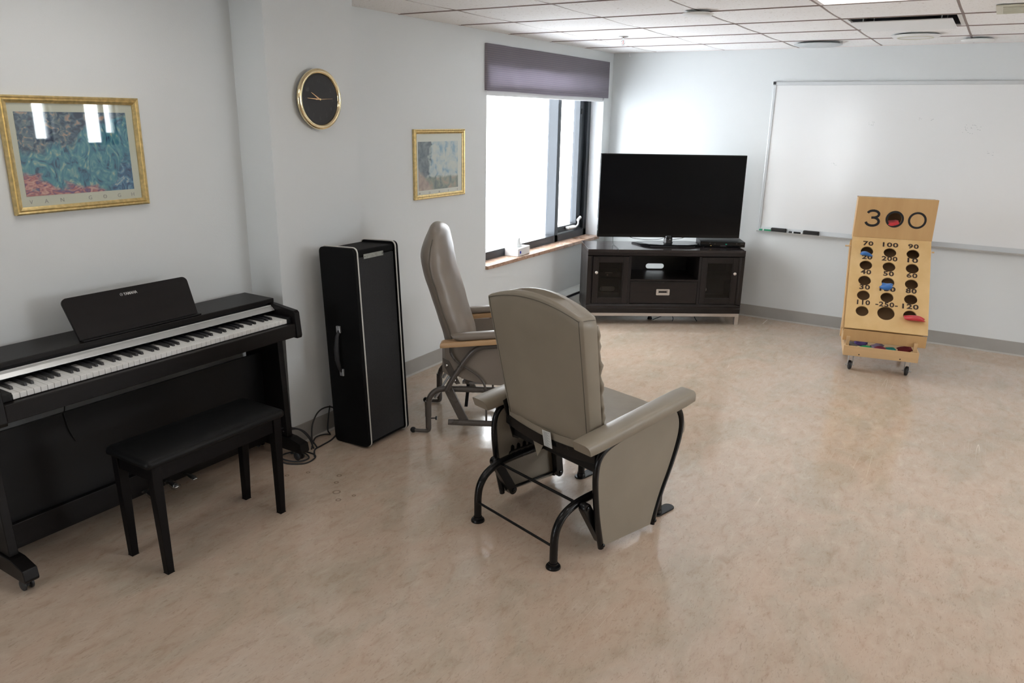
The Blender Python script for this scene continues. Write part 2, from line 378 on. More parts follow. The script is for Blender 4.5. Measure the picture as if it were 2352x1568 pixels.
# right and front walls (outside the frame) with windows that light the room
def wall_holes(axis, c0, c1, a0, a1, holes):
    b = B(); cuts = sorted(holes); pos = a0
    def bb(u0, u1, z0, z1):
        if u1-u0 < 1e-4: return
        box(b, (c0, u0, z0), (c1, u1, z1)) if axis == 'x' else box(b, (u0, c0, z0), (u1, c1, z1))
    for (u0, u1, z0, z1) in cuts:
        bb(pos, u0, 0, ZC+.3); bb(u0, u1, 0, z0); bb(u0, u1, z1, ZC+.3); pos = u1
    bb(pos, a1, 0, ZC+.3); return b
RW = [(3.2, 4.8, 1.0, 2.1), (5.18, 5.42, 1.28, 2.1), (5.84, 6.30, 1.22, 2.1)]  # first opening is added to brighten the far half; the others match reflections
FW = [(-2.9, -2.3, .3, 2.1)]
struct('wall_right', wall_holes('x', XR, XR+T, YF, YB, RW), M['wall'], 'grey wall opposite the pictures, outside the frame', 'wall')
struct('wall_front', wall_holes('y', YF-T, YF, XL, XR+T, FW), M['wall'], 'grey wall behind the camera, outside the frame', 'wall')
for i, (u0, u1, z0, z1) in enumerate(RW):
    fr = B(); w = .035
    box(fr, (XR+.06, u0, z0), (XR+.11, u0+w, z1)); box(fr, (XR+.06, u1-w, z0), (XR+.11, u1, z1)); box(fr, (XR+.06, u0, z0), (XR+.11, u1, z0+w)); box(fr, (XR+.06, u0, z1-w), (XR+.11, u1, z1))
    if i == 2: box(fr, (XR+.06, 6.08, z0), (XR+.11, 6.14, z1)); box(fr, (XR+.06, 6.08, z0), (XR+.11, 6.3, z0+.16))
    if i < 1: box(fr, (XR+.06, (u0+u1)/2-.04, z0), (XR+.11, (u0+u1)/2+.04, z1))
    o = struct('window_%d' % (i+2), fr, M['frame'], 'dark framed window in the wall opposite, outside the frame', 'window')
    obj('pane', box(B(), (XR+.08, u0+w, z0+w), (XR+.084, u1-w, z1-w)), M['glass'], o)
    portal((XR+.12, (u0+u1)/2, (z0+z1)/2), (0, PI/2, 0), z1-z0, u1-u0)
for i, (u0, u1, z0, z1) in enumerate(FW):
    fr = B(); w = .035
    box(fr, (u0, YF-.11, z0), (u0+w, YF-.06, z1)); box(fr, (u1-w, YF-.11, z0), (u1, YF-.06, z1)); box(fr, (u0, YF-.11, z0), (u1, YF-.06, z0+w)); box(fr, (u0, YF-.11, z1-w), (u1, YF-.06, z1))
    box(fr, ((u0+u1)/2-.03, YF-.11, z0), ((u0+u1)/2+.03, YF-.06, z1))
    o = struct('window_%d' % (i+6), fr, M['frame'], 'dark framed window behind the camera, outside the frame', 'window')
    obj('pane', box(B(), (u0+w, YF-.085, z0+w), (u1-w, YF-.081, z1-w)), M['glass'], o)
    portal(((u0+u1)/2, YF-.12, (z0+z1)/2), (PI/2, 0, 0), u1-u0, z1-z0)
portal((XL-.24, (WY0+WY1)/2, (WZ0+WZ1)/2), (0, -PI/2, 0), WZ1-WZ0, WY1-WY0)
struct('ground_snow', box(B(), (-60, -60, -3.4), (60, 60, -3.3)), M['snow'], 'snow covered ground far below the windows outside', 'ground')

# baseboards ---------------------------------------------------------
def baseb(name, p, q, nrm, label, h=.105):
    p = Vector((*p, 0)); q = Vector((*q, 0)); n = Vector((*nrm, 0)); d = (q-p).normalized(); L_ = (q-p).length
    Mx = basis(p, d, n, Vector((0, 0, 1)))
    o = struct(name, prism(B(), [(.0005, 0), (.010, 0), (.006, .012), (.004, h-.004), (.0025, h), (.0005, h)], 'x', 0, L_, M=Mx), M['base'], label, 'baseboard')
    obj('edge_bead', prism(B(), [(.009, 0), (.020, 0), (.018, .004), (.009, .010)], 'x', 0, L_, M=Mx), M['bead'], o)
baseb('baseboard_left', (XL, PY1), (XL, YB), (1, 0), 'taupe vinyl baseboard along the window wall')
baseb('baseboard_back', (XL, YB), (XR, YB), (0, -1), 'taupe vinyl baseboard under the whiteboard')
baseb('baseboard_pillar', (PX, PY0), (PX, PY1), (1, 0), 'taupe vinyl baseboard around the pillar')
baseb('baseboard_pillar_side', (XL, PY0), (PX+.005, PY0), (0, -1), 'taupe vinyl baseboard on the near side of the pillar')
baseb('baseboard_left_near', (XL, YF), (XL, PY0), (1, 0), 'taupe vinyl baseboard behind the piano')

# ceiling: slab, tiles, grid -----------------------------------------
GX0, GY0, G = -.89, 4.355, .6096
ceil = struct('ceiling', box(B(), (XL-T, YF-T, ZC+.10), (XR+T, YB+T, ZC+.3)), M['wall'], 'suspended ceiling of white fissured tiles in a grid', 'ceiling')
xs = [GX0+i*G for i in range(-4, 9)]; xs = [x for x in xs if XL < x < XR]; ys = [GY0+i*G for i in range(-12, 5)]; ys = [y for y in ys if YF < y < YB]
def tee(x0, y0, x1, y1):
    b = B(); w = .006
    if abs(x0-x1) < 1e-6: box(b, (x0-w, y0, ZC-.003), (x0+w, y1, ZC+.008)); box(b, (x0-.0015, y0, ZC+.008), (x0+.0015, y1, ZC+.04))
    else: box(b, (x0, y0-w, ZC-.0055), (x1, y0+w, ZC+.0085)); box(b, (x0, y0-.0015, ZC+.0085), (x1, y0+.0015, ZC+.04))
    return b
for x in xs: obj('grid_bar', tee(x, YF, x, YB), M['gridshade'], ceil)
for y in ys: obj('grid_bar', tee(XL, y, XR, y), M['gridshade'], ceil)
def tile_bm(w, h, sag):
    b = bmesh.new(); n = 8; V = []
    for i in range(n+1):
        row = []
        for j in range(n+1):
            u, v = i/n, j/n; z = -sag*(.55*math.sin(PI*u)*math.sin(PI*v)+.45*math.sin(PI*v)*(1-.4*math.sin(PI*u)))
            row.append(b.verts.new(((u-.5)*w, (v-.5)*h, z)))
        V.append(row)
    for i in range(n):
        for j in range(n): b.faces.new((V[i][j], V[i+1][j], V[i+1][j+1], V[i][j+1]))
    # a turned-up rim gives the tile its thickness
    r = bmesh.ops.extrude_edge_only(b, edges=[e for e in b.edges if e.is_boundary])
    for v in [g for g in r['geom'] if isinstance(g, bmesh.types.BMVert)]: v.co.z += .016
    return b
troffers = [(0, -1), (0, -4), (0, -7), (3, -1), (3, -4), (-3, -5), (6, -1), (6, -5), (3, -7)]
skip = set(troffers) | {(0, 1)}
protos = {}
gx = [XL+.001]+xs+[XR]; gy = [YF]+ys+[YB-.001]
for a, (x0, x1) in enumerate(zip(gx, gx[1:])):
    for c, (y0, y1) in enumerate(zip(gy, gy[1:])):
        i = round(((x0+x1)/2-GX0)/G-.5); j = round(((y0+y1)/2-GY0)/G-.5)
        if (i, j) in skip and abs(x1-x0-G) < .01 and abs(y1-y0-G) < .01: continue
        w, h = x1-x0-.014, y1-y0-.014
        if w < .03 or h < .03: continue
        sag = .006 if i != -2 else .009
        sag += random.choice((0, .002, .004)) if j < 3 else 0
        if i in (-4, -3) or i == -2: sag += .003
        key = (round(w, 3), round(h, 3), round(sag, 4))
        if key not in protos:
            o = obj('ceiling_tile', tile_bm(w, h, sag), M['tile'], ceil, smooth=True, ang=40); protos[key] = o.data
        else:
            o = bpy.data.objects.new('ceiling_tile', protos[key]); C.objects.link(o); o.parent = ceil
        o.location = ((x0+x1)/2, (y0+y1)/2, ZC-.0012)
# wall angle along the top of the walls
struct('trim_1', box(B(), (XL+.0005, PY1, ZC-.004), (XL+.018, YB, ZC-.0015)), M['grid'], 'thin white ceiling angle along the window wall', 'trim')
struct('trim_2', box(B(), (XL+.02, YB-.018, ZC-.004), (XR, YB-.0005, ZC-.0015)), M['grid'], 'thin white ceiling angle along the back wall', 'trim')
# ceiling light troffers
for k, (i, j) in enumerate(troffers):
    cx, cy = GX0+(i+.5)*G, GY0+(j+.5)*G
    t = thing('ceiling_light', 'lit square white ceiling panel light nearest the air diffuser' if k == 0 else 'lit square ceiling panel light outside the photo, '+['', 'just in front of the camera', 'behind the camera on the same row', 'right of the lit panel in view', 'near the right hand wall', 'above the piano', 'in the far right corner of the room', 'right side, level with the piano', 'right side, behind the camera'][k], 'ceiling light', (cx, cy, ZC), group=None if k == 0 else 'ceiling lights outside the frame')
    fr = B(); h = G/2-.008; w = .02
    for (lo, hi) in (((-h, -h), (h, -h+w)), ((-h, h-w), (h, h)), ((-h, -h+w), (-h+w, h-w)), ((h-w, -h+w), (h, h-w))): box(fr, (*lo, -.004), (*hi, .012))
    obj('light_frame', fr, M['grid'], t)
    m = M.get('lamp') or mat('lamp_diffuser', (1, .97, .93), .5, emit=LAMP); M['lamp'] = m
    obj('light_diffuser', box(B(), (-h+w, -h+w, .0), (h-w, h-w, .008)), m, t)

# ---------------------------------------------------------------- window_1
win = B(); X0, X1 = XL-.225, XL-.125      # glass line, room face of the frame
box(win, (X0, WY0, WZ0+.02), (X1, WY1, WZ0+.09), .002)                    # bottom rail
box(win, (X0, WY0, WZ1-.06), (X1, WY1, WZ1), .002)
box(win, (X0, WY0, WZ0+.02), (X1, WY0+.03, WZ1), .002)
box(win, (X0, 6.55, WZ0+.02), (X1, WY1, WZ1), .003)
box(win, (X0, 5.985, WZ0+.02), (X1, 6.04, WZ1), .003)
win = struct('window_1', win, M['frame'], 'tall window with dark frame and a narrow crank casement', 'window')
obj('pane', box(B(), (X0+.012, WY0+.03, WZ0+.09), (X0+.018, 5.985, WZ1-.06)), M['glass'], win)
sash = B(); sx0, sx1 = X0+.005, X1-.03
box(sash, (sx0, 6.045, WZ0+.095), (sx1, 6.075, WZ1-.065), .002); box(sash, (sx0, 6.45, WZ0+.095), (sx1, 6.545, WZ1-.065), .002)
box(sash, (sx0, 6.075, WZ0+.095), (sx1, 6.45, WZ0+.15), .002); box(sash, (sx0, 6.075, WZ1-.12), (sx1, 6.45, WZ1-.065), .002)
sash = obj('casement_sash', sash, M['frame'], win)
obj('pane', box(B(), (sx0+.02, 6.075, WZ0+.15), (sx0+.026, 6.45, WZ1-.12)), M['glass'], sash)
cr = B(); box(cr, (X1-.03, 6.24, .695), (X1+.012, 6.39, .72), .006)
tube(cr, [(X1+.008, 6.25, .708), (X1+.03, 6.33, .712), (X1+.035, 6.37, .735), (X1+.03, 6.385, .765)], .007, 8, k=4)
tube(cr, [(X1+.028, 6.375, .77), (X1+.03, 6.425, .795)], .013, 10)
obj('crank_handle', cr, M['white'], win, smooth=True, ang=40)
for z in (.75, 1.72):
    obj('sash_latch', box(B(), (sx1, 6.47, z), (sx1+.006, 6.50, z+.05), .002), M['rubber'], win)
obj('blind_headrail', box(B(), (XL-.05, WY0+.01, 1.832), (XL-.006, WY1-.01, 1.90), .003), M['white'], win)
rv = B()
box(rv, (X1, WY1-.003, WZ0+.03), (XL-.001, WY1+.001, WZ1)); box(rv, (X1, WY0-.001, WZ0+.03), (XL-.001, WY0+.003, WZ1)); box(rv, (X1, WY0, WZ1-.003), (XL-.001, WY1, WZ1+.001))
struct('trim_3', rv, M['reveal'], 'white plaster reveal inside the window opening', 'trim')
struct('trim_4', box(B(), (X1-.01, WY0-.0, WZ0-.001), (XL+.022, WY1+.0, WZ0+.028), .004), M['sill'], 'brown stone-look laminate window sill', 'window sill')
# baseboard heater
h = thing('baseboard_heater', 'low white baseboard heater under the window', 'heater', (XL, 4.8, 0))
obj('heater_body', prism(B(), [(.002, .015), (.055, .015), (.055, .115), (.050, .12), (.022, .12), (.022, .16), (.002, .16)], 'y', 0, 1.75), M['heater'], h)
obj('heater_cover', prism(B(), [(.0, .16), (.03, .155), (.062, .152), (.062, .158), (.03, .19), (.0, .192)], 'y', 0, 1.75, bev=.001, seg=1), M['heater'], h)
obj('heater_fins', box(B(), (.004, .01, .115), (.04, 1.74, .158)), M['dark'], h)

# ---------------------------------------------------------------- valance
v = thing('window_valance', 'grey-mauve fabric valance hung across the window top', 'valance', (XL, 0, 0))
b = bmesh.new(); n = 60; rows = 8; y0, y1, z0, z1, px = 4.655, 6.655, 1.862, 2.176, .022
Vv = []
for i in range(n+1):
    u = i/n; col = []
    for j in range(rows+1):
        w = j/rows; y = y0+(y1-y0)*u
        # a soft diagonal fold near the left, shallow ripples elsewhere
        fold = .009*math.exp(-((u-.10-.09*(1-w))/.035)**2)*(1-.3*w)-.005*math.exp(-((u-.17-.10*(1-w))/.05)**2)
        x = px+fold+.0025*math.sin(u*21)*(1-w)+.0015*math.sin(u*47+1)*(1-w)
        col.append(b.verts.new((x, y, z0+(z1-z0)*w+.003*math.sin(u*9)*(1-w))))
    Vv.append(col)
for i in range(n):
    for j in range(rows): b.faces.new((Vv[i][j], Vv[i+1][j], Vv[i+1][j+1], Vv[i][j+1]))
r = bmesh.ops.solidify(b, geom=list(b.faces), thickness=.004)
box(b, (.002, y0, z0+.004), (px, y0+.004, z1)); box(b, (.002, y1-.004, z0+.004), (px, y1, z1))
obj('valance_cloth', b, M['valance'], v, smooth=True, ang=40)
obj('valance_board', box(B(), (.001, y0+.006, z1-.025), (.010, y1-.006, z1-.008)), M['white'], v)
# tissue box on the sill
t = thing('tissue_box', 'white tissue box with a blue mark standing on the window sill', 'tissue box', (-3.195, 5.16, WZ0+.0285), math.radians(6))
obj('carton', box(B(), (-.062, -.01, 0), (.058, .215, .062), .003), M['white'], t)
ts = B(); loft(ts, [[(math.cos(a)*.028*(1+.25*math.sin(3*a+q)) * (1-.5*q/5), .10+math.sin(a)*.055*(1+.2*math.cos(2*a+q)) * (1-.6*q/5), .0622+.014*q) for a in [2*PI*i/14 for i in range(14)]] for q in range(6)])
obj('tissue', ts, M['white'], t, smooth=True)
obj('blue_mark', box(B(), (.0575, .02, .02), (.0592, .042, .040), .004), mat('blue_print', (.10, .12, .55), .5), t)

# ---------------------------------------------------------------- pictures
def picture(name, label, y0, y1, z0, z1, x, fw, art, artm, matm, words, wy, wz, size):
    t = thing(name, label, 'picture', (XL, 0, 0))
    x -= XL
    fr = B(); prof = [(.001, 0), (x-.004, 0), (x, fw*.2), (x-.003, fw*.42), (x+.001, fw*.6), (x-.006, fw*.85), (x-.008, fw), (.001, fw)]
    cor = [(y0, z0, 1, 1), (y1, z0, -1, 1), (y1, z1, -1, -1), (y0, z1, 1, -1)]
    loops = [[(p[0], cy+sy*p[1], cz+sz*p[1]) for p in prof] for (cy, cz, sy, sz) in cor]; loops.append(loops[0])
    loft(fr, loops, close=False); bmesh.ops.remove_doubles(fr, verts=fr.verts, dist=1e-6)
    obj('gilt_frame', fr, M['gold'], t, smooth=True, ang=25)
    obj('mat_board', box(B(), (.002, y0+fw*.7, z0+fw*.7), (x-.014, y1-fw*.7, z1-fw*.7)), matm, t)
    a = obj('art_print', box(B(), (x-.0139, art[0], art[2]), (x-.0131, art[1], art[3])), artm, t)
    for ch, yy in zip(words, wy):
        if ch == ' ': continue
        lb = B(); merge(lb, text_bm(ch, size, .0003, 1), basis((x-.0134, yy, wz), Vector((0, 1, 0)), Vector((0, 0, 1)), Vector((1, 0, 0))))
        obj('printed_letter', lb, M['print_letter'], a)
    obj('picture_glass', box(B(), (x-.011, y0+fw*.8, z0+fw*.8), (x-.009, y1-fw*.8, z1-fw*.8)), M['pictureglass'], t)
    return t
def art_flowers():
    m = mat('abstract_blue_green_print', (.1, .2, .3), .7); nt, N, L, p = nodes(m)
    tc = N.new('ShaderNodeTexCoord'); sp = N.new('ShaderNodeSeparateXYZ'); L.new(tc.outputs['Object'], sp.inputs[0])
    def noise(sc, det, dist, st):
        mp = N.new('ShaderNodeMapping'); mp.inputs['Scale'].default_value = st; L.new(tc.outputs['Object'], mp.inputs[0])
        n = N.new('ShaderNodeTexNoise'); n.inputs['Scale'].default_value = sc; n.inputs['Detail'].default_value = det; n.inputs['Distortion'].default_value = dist; L.new(mp.outputs[0], n.inputs[0]); return n.outputs[0]
    def ramp(src, els):
        r = N.new('ShaderNodeValToRGB'); L.new(src, r.inputs[0]); e = r.color_ramp.elements
        e[0].position, e[0].color = els[0][0], (*els[0][1], 1); e[1].position, e[1].color = els[-1][0], (*els[-1][1], 1)
        for q in els[1:-1]: x = e.new(q[0]); x.color = (*q[1], 1)
        return r.outputs[0]
    def mr(src, a, b_):
        x = N.new('ShaderNodeMapRange'); L.new(src, x.inputs[0]); x.inputs[1].default_value = a; x.inputs[2].default_value = b_; return x.outputs[0]
    def mix(f, a, b_):
        x = N.new('ShaderNodeMix'); x.data_type = 'RGBA'; L.new(f, x.inputs[0]); L.new(a, x.inputs[6]); L.new(b_, x.inputs[7]); return x.outputs[2]
    def add(a, b_, k):
        x = N.new('ShaderNodeMath'); x.operation = 'MULTIPLY_ADD'; L.new(b_, x.inputs[0]); x.inputs[1].default_value = k; L.new(a, x.inputs[2]); return x.outputs[0]
    leaves = ramp(noise(15, 6, 2.8, (1, 1.2, .8)), [(.33, (.02, .07, .14)), (.43, (.05, .20, .30)), (.52, (.08, .27, .34)), (.60, (.16, .34, .38)), (.68, (.40, .46, .36))])
    dark = ramp(noise(34, 5, 1.2, (1, 1, 1.3)), [(.36, (.03, .05, .10)), (.48, (.08, .13, .20)), (.57, (.16, .22, .25)), (.66, (.46, .30, .24))])
    red = ramp(noise(38, 4, 1.5, (1, .8, 1.6)), [(.38, (.16, .08, .20)), (.5, (.42, .14, .15)), (.62, (.62, .34, .30))])
    blue = ramp(noise(26, 5, 2.0, (1, 1, 1)), [(.36, (.02, .04, .12)), (.5, (.05, .16, .30)), (.6, (.16, .30, .44)), (.7, (.50, .50, .46))])
    nz = noise(9, 4, .5, (1, 1, 1))
    nb_ = noise(6, 4, .8, (1, 1, 1))
    hz = add(add(sp.outputs['Z'], sp.outputs['Y'], -.27), nb_, .30)
    c = mix(mr(hz, 1.245, 1.275), leaves, dark)
    yz = add(sp.outputs['Y'], nz, .16)
    hy = N.new('ShaderNodeMath'); hy.operation = 'MULTIPLY_ADD'; L.new(sp.outputs['Z'], hy.inputs[0]); hy.inputs[1].default_value = -.8; L.new(yz, hy.inputs[2])
    c = mix(mr(hy.outputs[0], .81, .84), c, blue)
    rd = N.new('ShaderNodeMath'); rd.operation = 'MULTIPLY_ADD'; L.new(yz, rd.inputs[0]); rd.inputs[1].default_value = .30; L.new(add(sp.outputs['Z'], nb_, .25), rd.inputs[2])
    c = mix(mr(rd.outputs[0], 2.065, 2.045), c, red)
    L.new(c, p.inputs['Base Color']); return m
def art_sky():
    m = mat('abstract_sky_and_trees_print', (.5, .6, .6), .7); nt, N, L, p = nodes(m)
    tc = N.new('ShaderNodeTexCoord'); sp = N.new('ShaderNodeSeparateXYZ'); L.new(tc.outputs['Object'], sp.inputs[0])
    n = N.new('ShaderNodeTexNoise'); n.inputs['Scale'].default_value = 20; n.inputs['Detail'].default_value = 8; n.inputs['Distortion'].default_value = .5; L.new(tc.outputs['Object'], n.inputs[0])
    def ramp(src, els):
        r = N.new('ShaderNodeValToRGB'); L.new(src, r.inputs[0]); e = r.color_ramp.elements
        e[0].position, e[0].color = els[0][0], (*els[0][1], 1); e[1].position, e[1].color = els[-1][0], (*els[-1][1], 1)
        for q in els[1:-1]: x = e.new(q[0]); x.color = (*q[1], 1)
        return r.outputs[0]
    def mr(src, a, b_):
        x = N.new('ShaderNodeMapRange'); L.new(src, x.inputs[0]); x.inputs[1].default_value = a; x.inputs[2].default_value = b_; return x.outputs[0]
    def mix(f, a, b_):
        x = N.new('ShaderNodeMix'); x.data_type = 'RGBA'; L.new(f, x.inputs[0]); L.new(a, x.inputs[6]); L.new(b_, x.inputs[7]); return x.outputs[2]
    def ma(a, k, b_):
        x = N.new('ShaderNodeMath'); x.operation = 'MULTIPLY_ADD'; L.new(a, x.inputs[0]); x.inputs[1].default_value = k; L.new(b_, x.inputs[2]); return x.outputs[0]
    sky = ramp(n.outputs[0], [(.34, (.24, .40, .56)), (.46, (.50, .58, .62)), (.60, (.62, .64, .62))])
    tree = ramp(n.outputs[0], [(.35, (.10, .13, .17)), (.65, (.24, .29, .33))])
    land = ramp(n.outputs[0], [(.38, (.16, .21, .22)), (.52, (.30, .33, .28)), (.64, (.44, .34, .28))])
    t1 = ma(sp.outputs['Y'], 1.5, sp.outputs['Z']); t1 = ma(n.outputs[0], .16, t1)      # trees fill the left
    c = mix(mr(ma(sp.outputs['Y'], 1.0, ma(sp.outputs['Z'], -.15, ma(n.outputs[0], .12, sp.outputs['X']))), 3.880, 3.855), sky, tree)
    c = mix(mr(ma(n.outputs[0], .05, sp.outputs['Z']), 1.335, 1.320), c, land)
    pk = ramp(n.outputs[0], [(.40, (.40, .30, .28)), (.6, (.52, .42, .36))])
    c = mix(mr(ma(sp.outputs['Y'], .9, ma(n.outputs[0], .10, sp.outputs['Z'])), 4.93, 4.90), c, pk)
    L.new(c, p.inputs['Base Color']); return m
picture('framed_print', 'large gilt framed blue and green floral print above the piano', 1.462, 2.012, 1.302, 1.741, XL+.022, .028, (1.513, 1.953, 1.369, 1.682), art_flowers(), M['mat'],
        'VAN GOGH', (1.527, 1.584, 1.645, 0, 1.758, 1.821, 1.883, 1.944), 1.3475, .022)
picture('framed_print', 'small gilt framed pale landscape print beside the window', 3.848, 4.398, 1.166, 1.605, XL+.020, .028, (3.896, 4.326, 1.221, 1.528), art_sky(), M['mat2'],
        'MONET', (3.906, 4.010, 4.115, 4.216, 4.318), 1.203, .020)

# ---------------------------------------------------------------- clock
ck = thing('wall_clock', 'round brass rimmed wall clock with a plain charcoal face', 'clock', (PX, 2.826, 1.759))
Mc = basis((0, 0, 0), Vector((0, 1, 0)), Vector((0, 0, 1)), Vector((1, 0, 0)))
obj('clock_case', lathe(B(), [(0, .001), (.126, .001), (.129, .020), (.122, .028), (0, .028)], 48, Mc), M['black'], ck, smooth=True, ang=30)
prof = [(.119+.0, .024)]+[(.132+.0125*math.cos(a), .030+.012*math.sin(a)) for a in [PI-PI*1.25*i/10 for i in range(11)]]+[(.138, .016)]
obj('brass_rim', lathe(B(), prof, 64, Mc, caps=False), M['brass'], ck, smooth=True)
face_ = obj('clock_face', lathe(B(), [(0, .0285), (.108, .0285), (.119, .031), (.119, .026), (0, .026)], 48, Mc), M['clockface'], ck)
for i_ in range(1, 13):
    nb = B(); a = PI/2-i_*PI/6; merge(nb, text_bm(str(i_), .026, .0002), Mc @ Matrix.Translation((.088*math.cos(a), .088*math.sin(a), .0287)))
    obj('numeral', nb, M['clocknum'], face_)
def hand(name, ang, L_, w, z, m, tail=.0):
    d = Vector((math.cos(ang), math.sin(ang))); q = Vector((-d.y, d.x))
    pts = [tuple(-d*tail+q*w), tuple(-d*tail-q*w), tuple(d*L_-q*w*.3), tuple(d*L_+q*w*.3)]
    obj(name, prism(B(), pts, 'z', z, z+.0012, M=Mc), m, ck)
hand('hour_hand', math.radians(150), .062, .0035, .0305, M['gilt']); hand('minute_hand', math.radians(177), .082, .0028, .0325, M['gilt']); hand('second_hand', math.radians(3), .082, .0011, .0345, M['gilt'], .03)
obj('centre_cap', lathe(B(), [(0, .0285), (.006, .0285), (.006, .036), (0, .038)], 16, Mc), M['brass'], ck, smooth=True)

# ---------------------------------------------------------------- whiteboard
w = thing('whiteboard', 'long white dry-erase board with aluminium frame on back wall', 'whiteboard', (0, YB, 0))
wx0, wx1, wz0, wz1 = -1.668, .80, .785, 2.002
obj('writing_surface', box(B(), (wx0+.02, -.014, wz0+.02), (wx1-.02, -.002, wz1-.02)), M['white_board'], w)
for (a, c) in (((wx0, wz1-.028), (wx1, wz1)), ((wx0, wz0+.012), (wx0+.024, wz1-.028)), ((wx1-.024, wz0+.012), (wx1, wz1-.028))):
    obj('frame_rail', box(B(), (a[0], -.020, a[1]), (c[0], -.001, c[1]), .003), M['alu'], w)
obj('corner_cap', box(B(), (wx0-.002, -.0225, wz1-.022), (wx0+.020, -.0195, wz1+.002), .001), M['rubber'], w)
obj('marker_tray', prism(B(), [(-.001, wz0-.012), (-.062, wz0-.012), (-.066, wz0-.002), (-.062, wz0-.002), (-.058, wz0-.008), (-.020, wz0-.006), (-.016, wz0+.028), (-.001, wz0+.028)], 'x', wx0, wx1), M['alu'], w)
sm = B()
for (x, z, n_, sp_) in ((-.541, 1.724, 3, .018), (-.472, 1.719, 4, .014), (-.20, 1.656, 20, .06), (-.90, 1.688, 9, .035), (-1.125, 1.367, 5, .02), (-.05, 1.49, 5, .03)):
    for q in range(n_):
        xx = x+random.uniform(-sp_, sp_); zz = z+random.uniform(-sp_, sp_)*.6; l = random.uniform(.003, .009)
        box(sm, (xx, -.0146, zz), (xx+l, -.0139, zz+.0018))
obj('marker_residue', sm, M['smudge'], w)['kind'] = 'stuff'
TZ = wz0-.0065; TY = YB-.040
def eraser(x, rz, label):
    e = thing('board_eraser', label, 'eraser', (x, TY, TZ), rz, 'erasers on the whiteboard tray')
    obj('felt_pad', box(B(), (-.062, -.016, 0), (.062, .016, .014), .003), M['felt'], e)
    obj('eraser_body', box(B(), (-.063, -.017, .0142), (.063, .017, .034), .006), M['felt'], e)
eraser(-1.487, .02, 'dark grey felt eraser nearest the left end of whiteboard tray'); eraser(-1.222, -.03, 'dark grey felt eraser right of the black capped marker')
def marker(x, y, rz, cap, body, label, L_=.115, z=TZ+.0085):
    e = thing('board_marker', label, 'marker', (x, y, z), rz, 'markers on the whiteboard tray')
    Mm = basis((0, 0, 0), Vector((0, 1, 0)), Vector((0, 0, 1)), Vector((1, 0, 0)))
    obj('barrel', lathe(B(), [(0, -.02), (.008, -.02), (.008, .065), (0, .065)], 14, Mm), body, e, smooth=True, ang=40)
    obj('marker_cap', lathe(B(), [(0, -.05), (.005, -.05), (.0085, -.045), (.0085, -.0202), (0, -.0202)], 14, Mm), cap, e, smooth=True, ang=40)
    obj('barrel_band', lathe(B(), [(.0082, -.008), (.0084, -.008), (.0084, .050), (.0082, .050)], 14, Mm, caps=False), cap, e, smooth=True, ang=40)
capg = mat('green_cap', (.02, .25, .12), .4); capb = mat('blue_cap', (.01, .04, .30), .4); capr = mat('red_cap', (.35, .02, .03), .4)
marker(-1.352, TY-.004, 0, M['plastic'], M['white'], 'black capped white marker between the two erasers')
marker(-1.600, TY-.002, 0, capg, M['white'], 'green capped marker at the left end of the tray')

# ================================================================== PIANO
pn = thing('digital_piano', 'black upright digital piano on castors against the left wall', 'piano', (-2.95, 1.78, 0))
OX, OY = -2.95, 1.78
def P(bm): bmesh.ops.translate(bm, verts=bm.verts, vec=(-OX, -OY, 0)); return bm
y0, y1 = 1.102, 2.457
obj('key_bed', P(box(B(), (-3.09, y0+.030, .662), (-2.714, y1-.030, .728), .003)), M['walnut'], pn)
obj('top_board', P(box(B(), (-3.095, y0+.002, .8045), (-2.884, y1-.004, .8255), .003)), M['walnut'], pn)
for a in ((y0, y0+.0295), (y1-.0295, y1)):
    obj('end_cheek', P(prism(B(), [(-3.09, .655), (-2.708, .655), (-2.704, .668), (-2.715, .780), (-2.726, .789), (-2.872, .8035), (-3.09, .8035)], 'y', *a, bev=.003)), M['walnut'], pn)
obj('fallboard', P(box(B(), (-2.905, y0+.031, .7285), (-2.895, y1-.031, .8040))), M['black'], pn)
obj('control_strip', P(prism(B(), [(-2.894, .782), (-2.852, .7735), (-2.851, .776), (-2.866, .789), (-2.876, .7945), (-2.894, .7945)], 'y', y0+.031, y1-.031, bev=.0006, seg=1)), M['silver'], pn)
obj('strip_edge', P(box(B(), (-2.882, y0+.031, .7948), (-2.875, y1-.031, .7965))), M['white'], pn)
obj('key_block', P(box(B(), (-2.90, y0+.0305, .7285), (-2.739, y0+.071, .757), .002)), M['black'], pn)
obj('key_block', P(box(B(), (-2.90, y1-.0555, .7285), (-2.739, y1-.0305, .757), .002)), M['black'], pn)
ky0, ky1 = 1.175, 2.400; kw = (ky1-ky0)/52
wk = box(B(), (-.15, .0006, -.020), (0, kw-.0006, 0), .0009, seg=1)
bkp = B(); prism(bkp, [(-.150, -.006), (-.048, -.006), (-.054, .0105), (-.150, .012)], 'y', -.0052, .0052, bev=.0008, seg=1)
first_w = obj('white_key', wk, M['white_key'], pn); first_b = obj('black_key', bkp, M['black_key'], pn)
names = []  # 88 notes from A
order = 'A#BC#D#EF#G#'
n_w = 0; fw = fb = True; note = 0
blacks = {1, 4, 6, 9, 11}
for k in range(88):
    s_ = k % 12
    if s_ in blacks:
        o = first_b if fb else bpy.data.objects.new('black_key', first_b.data)
        if not fb: C.objects.link(o); o.parent = pn
        fb = False; o.location = (-2.742-OX, ky0+n_w*kw-OY, .7505)
    else:
        o = first_w if fw else bpy.data.objects.new('white_key', first_w.data)
        if not fw: C.objects.link(o); o.parent = pn
        fw = False; o.location = (-2.742-OX, ky0+n_w*kw-OY, .7505); n_w += 1
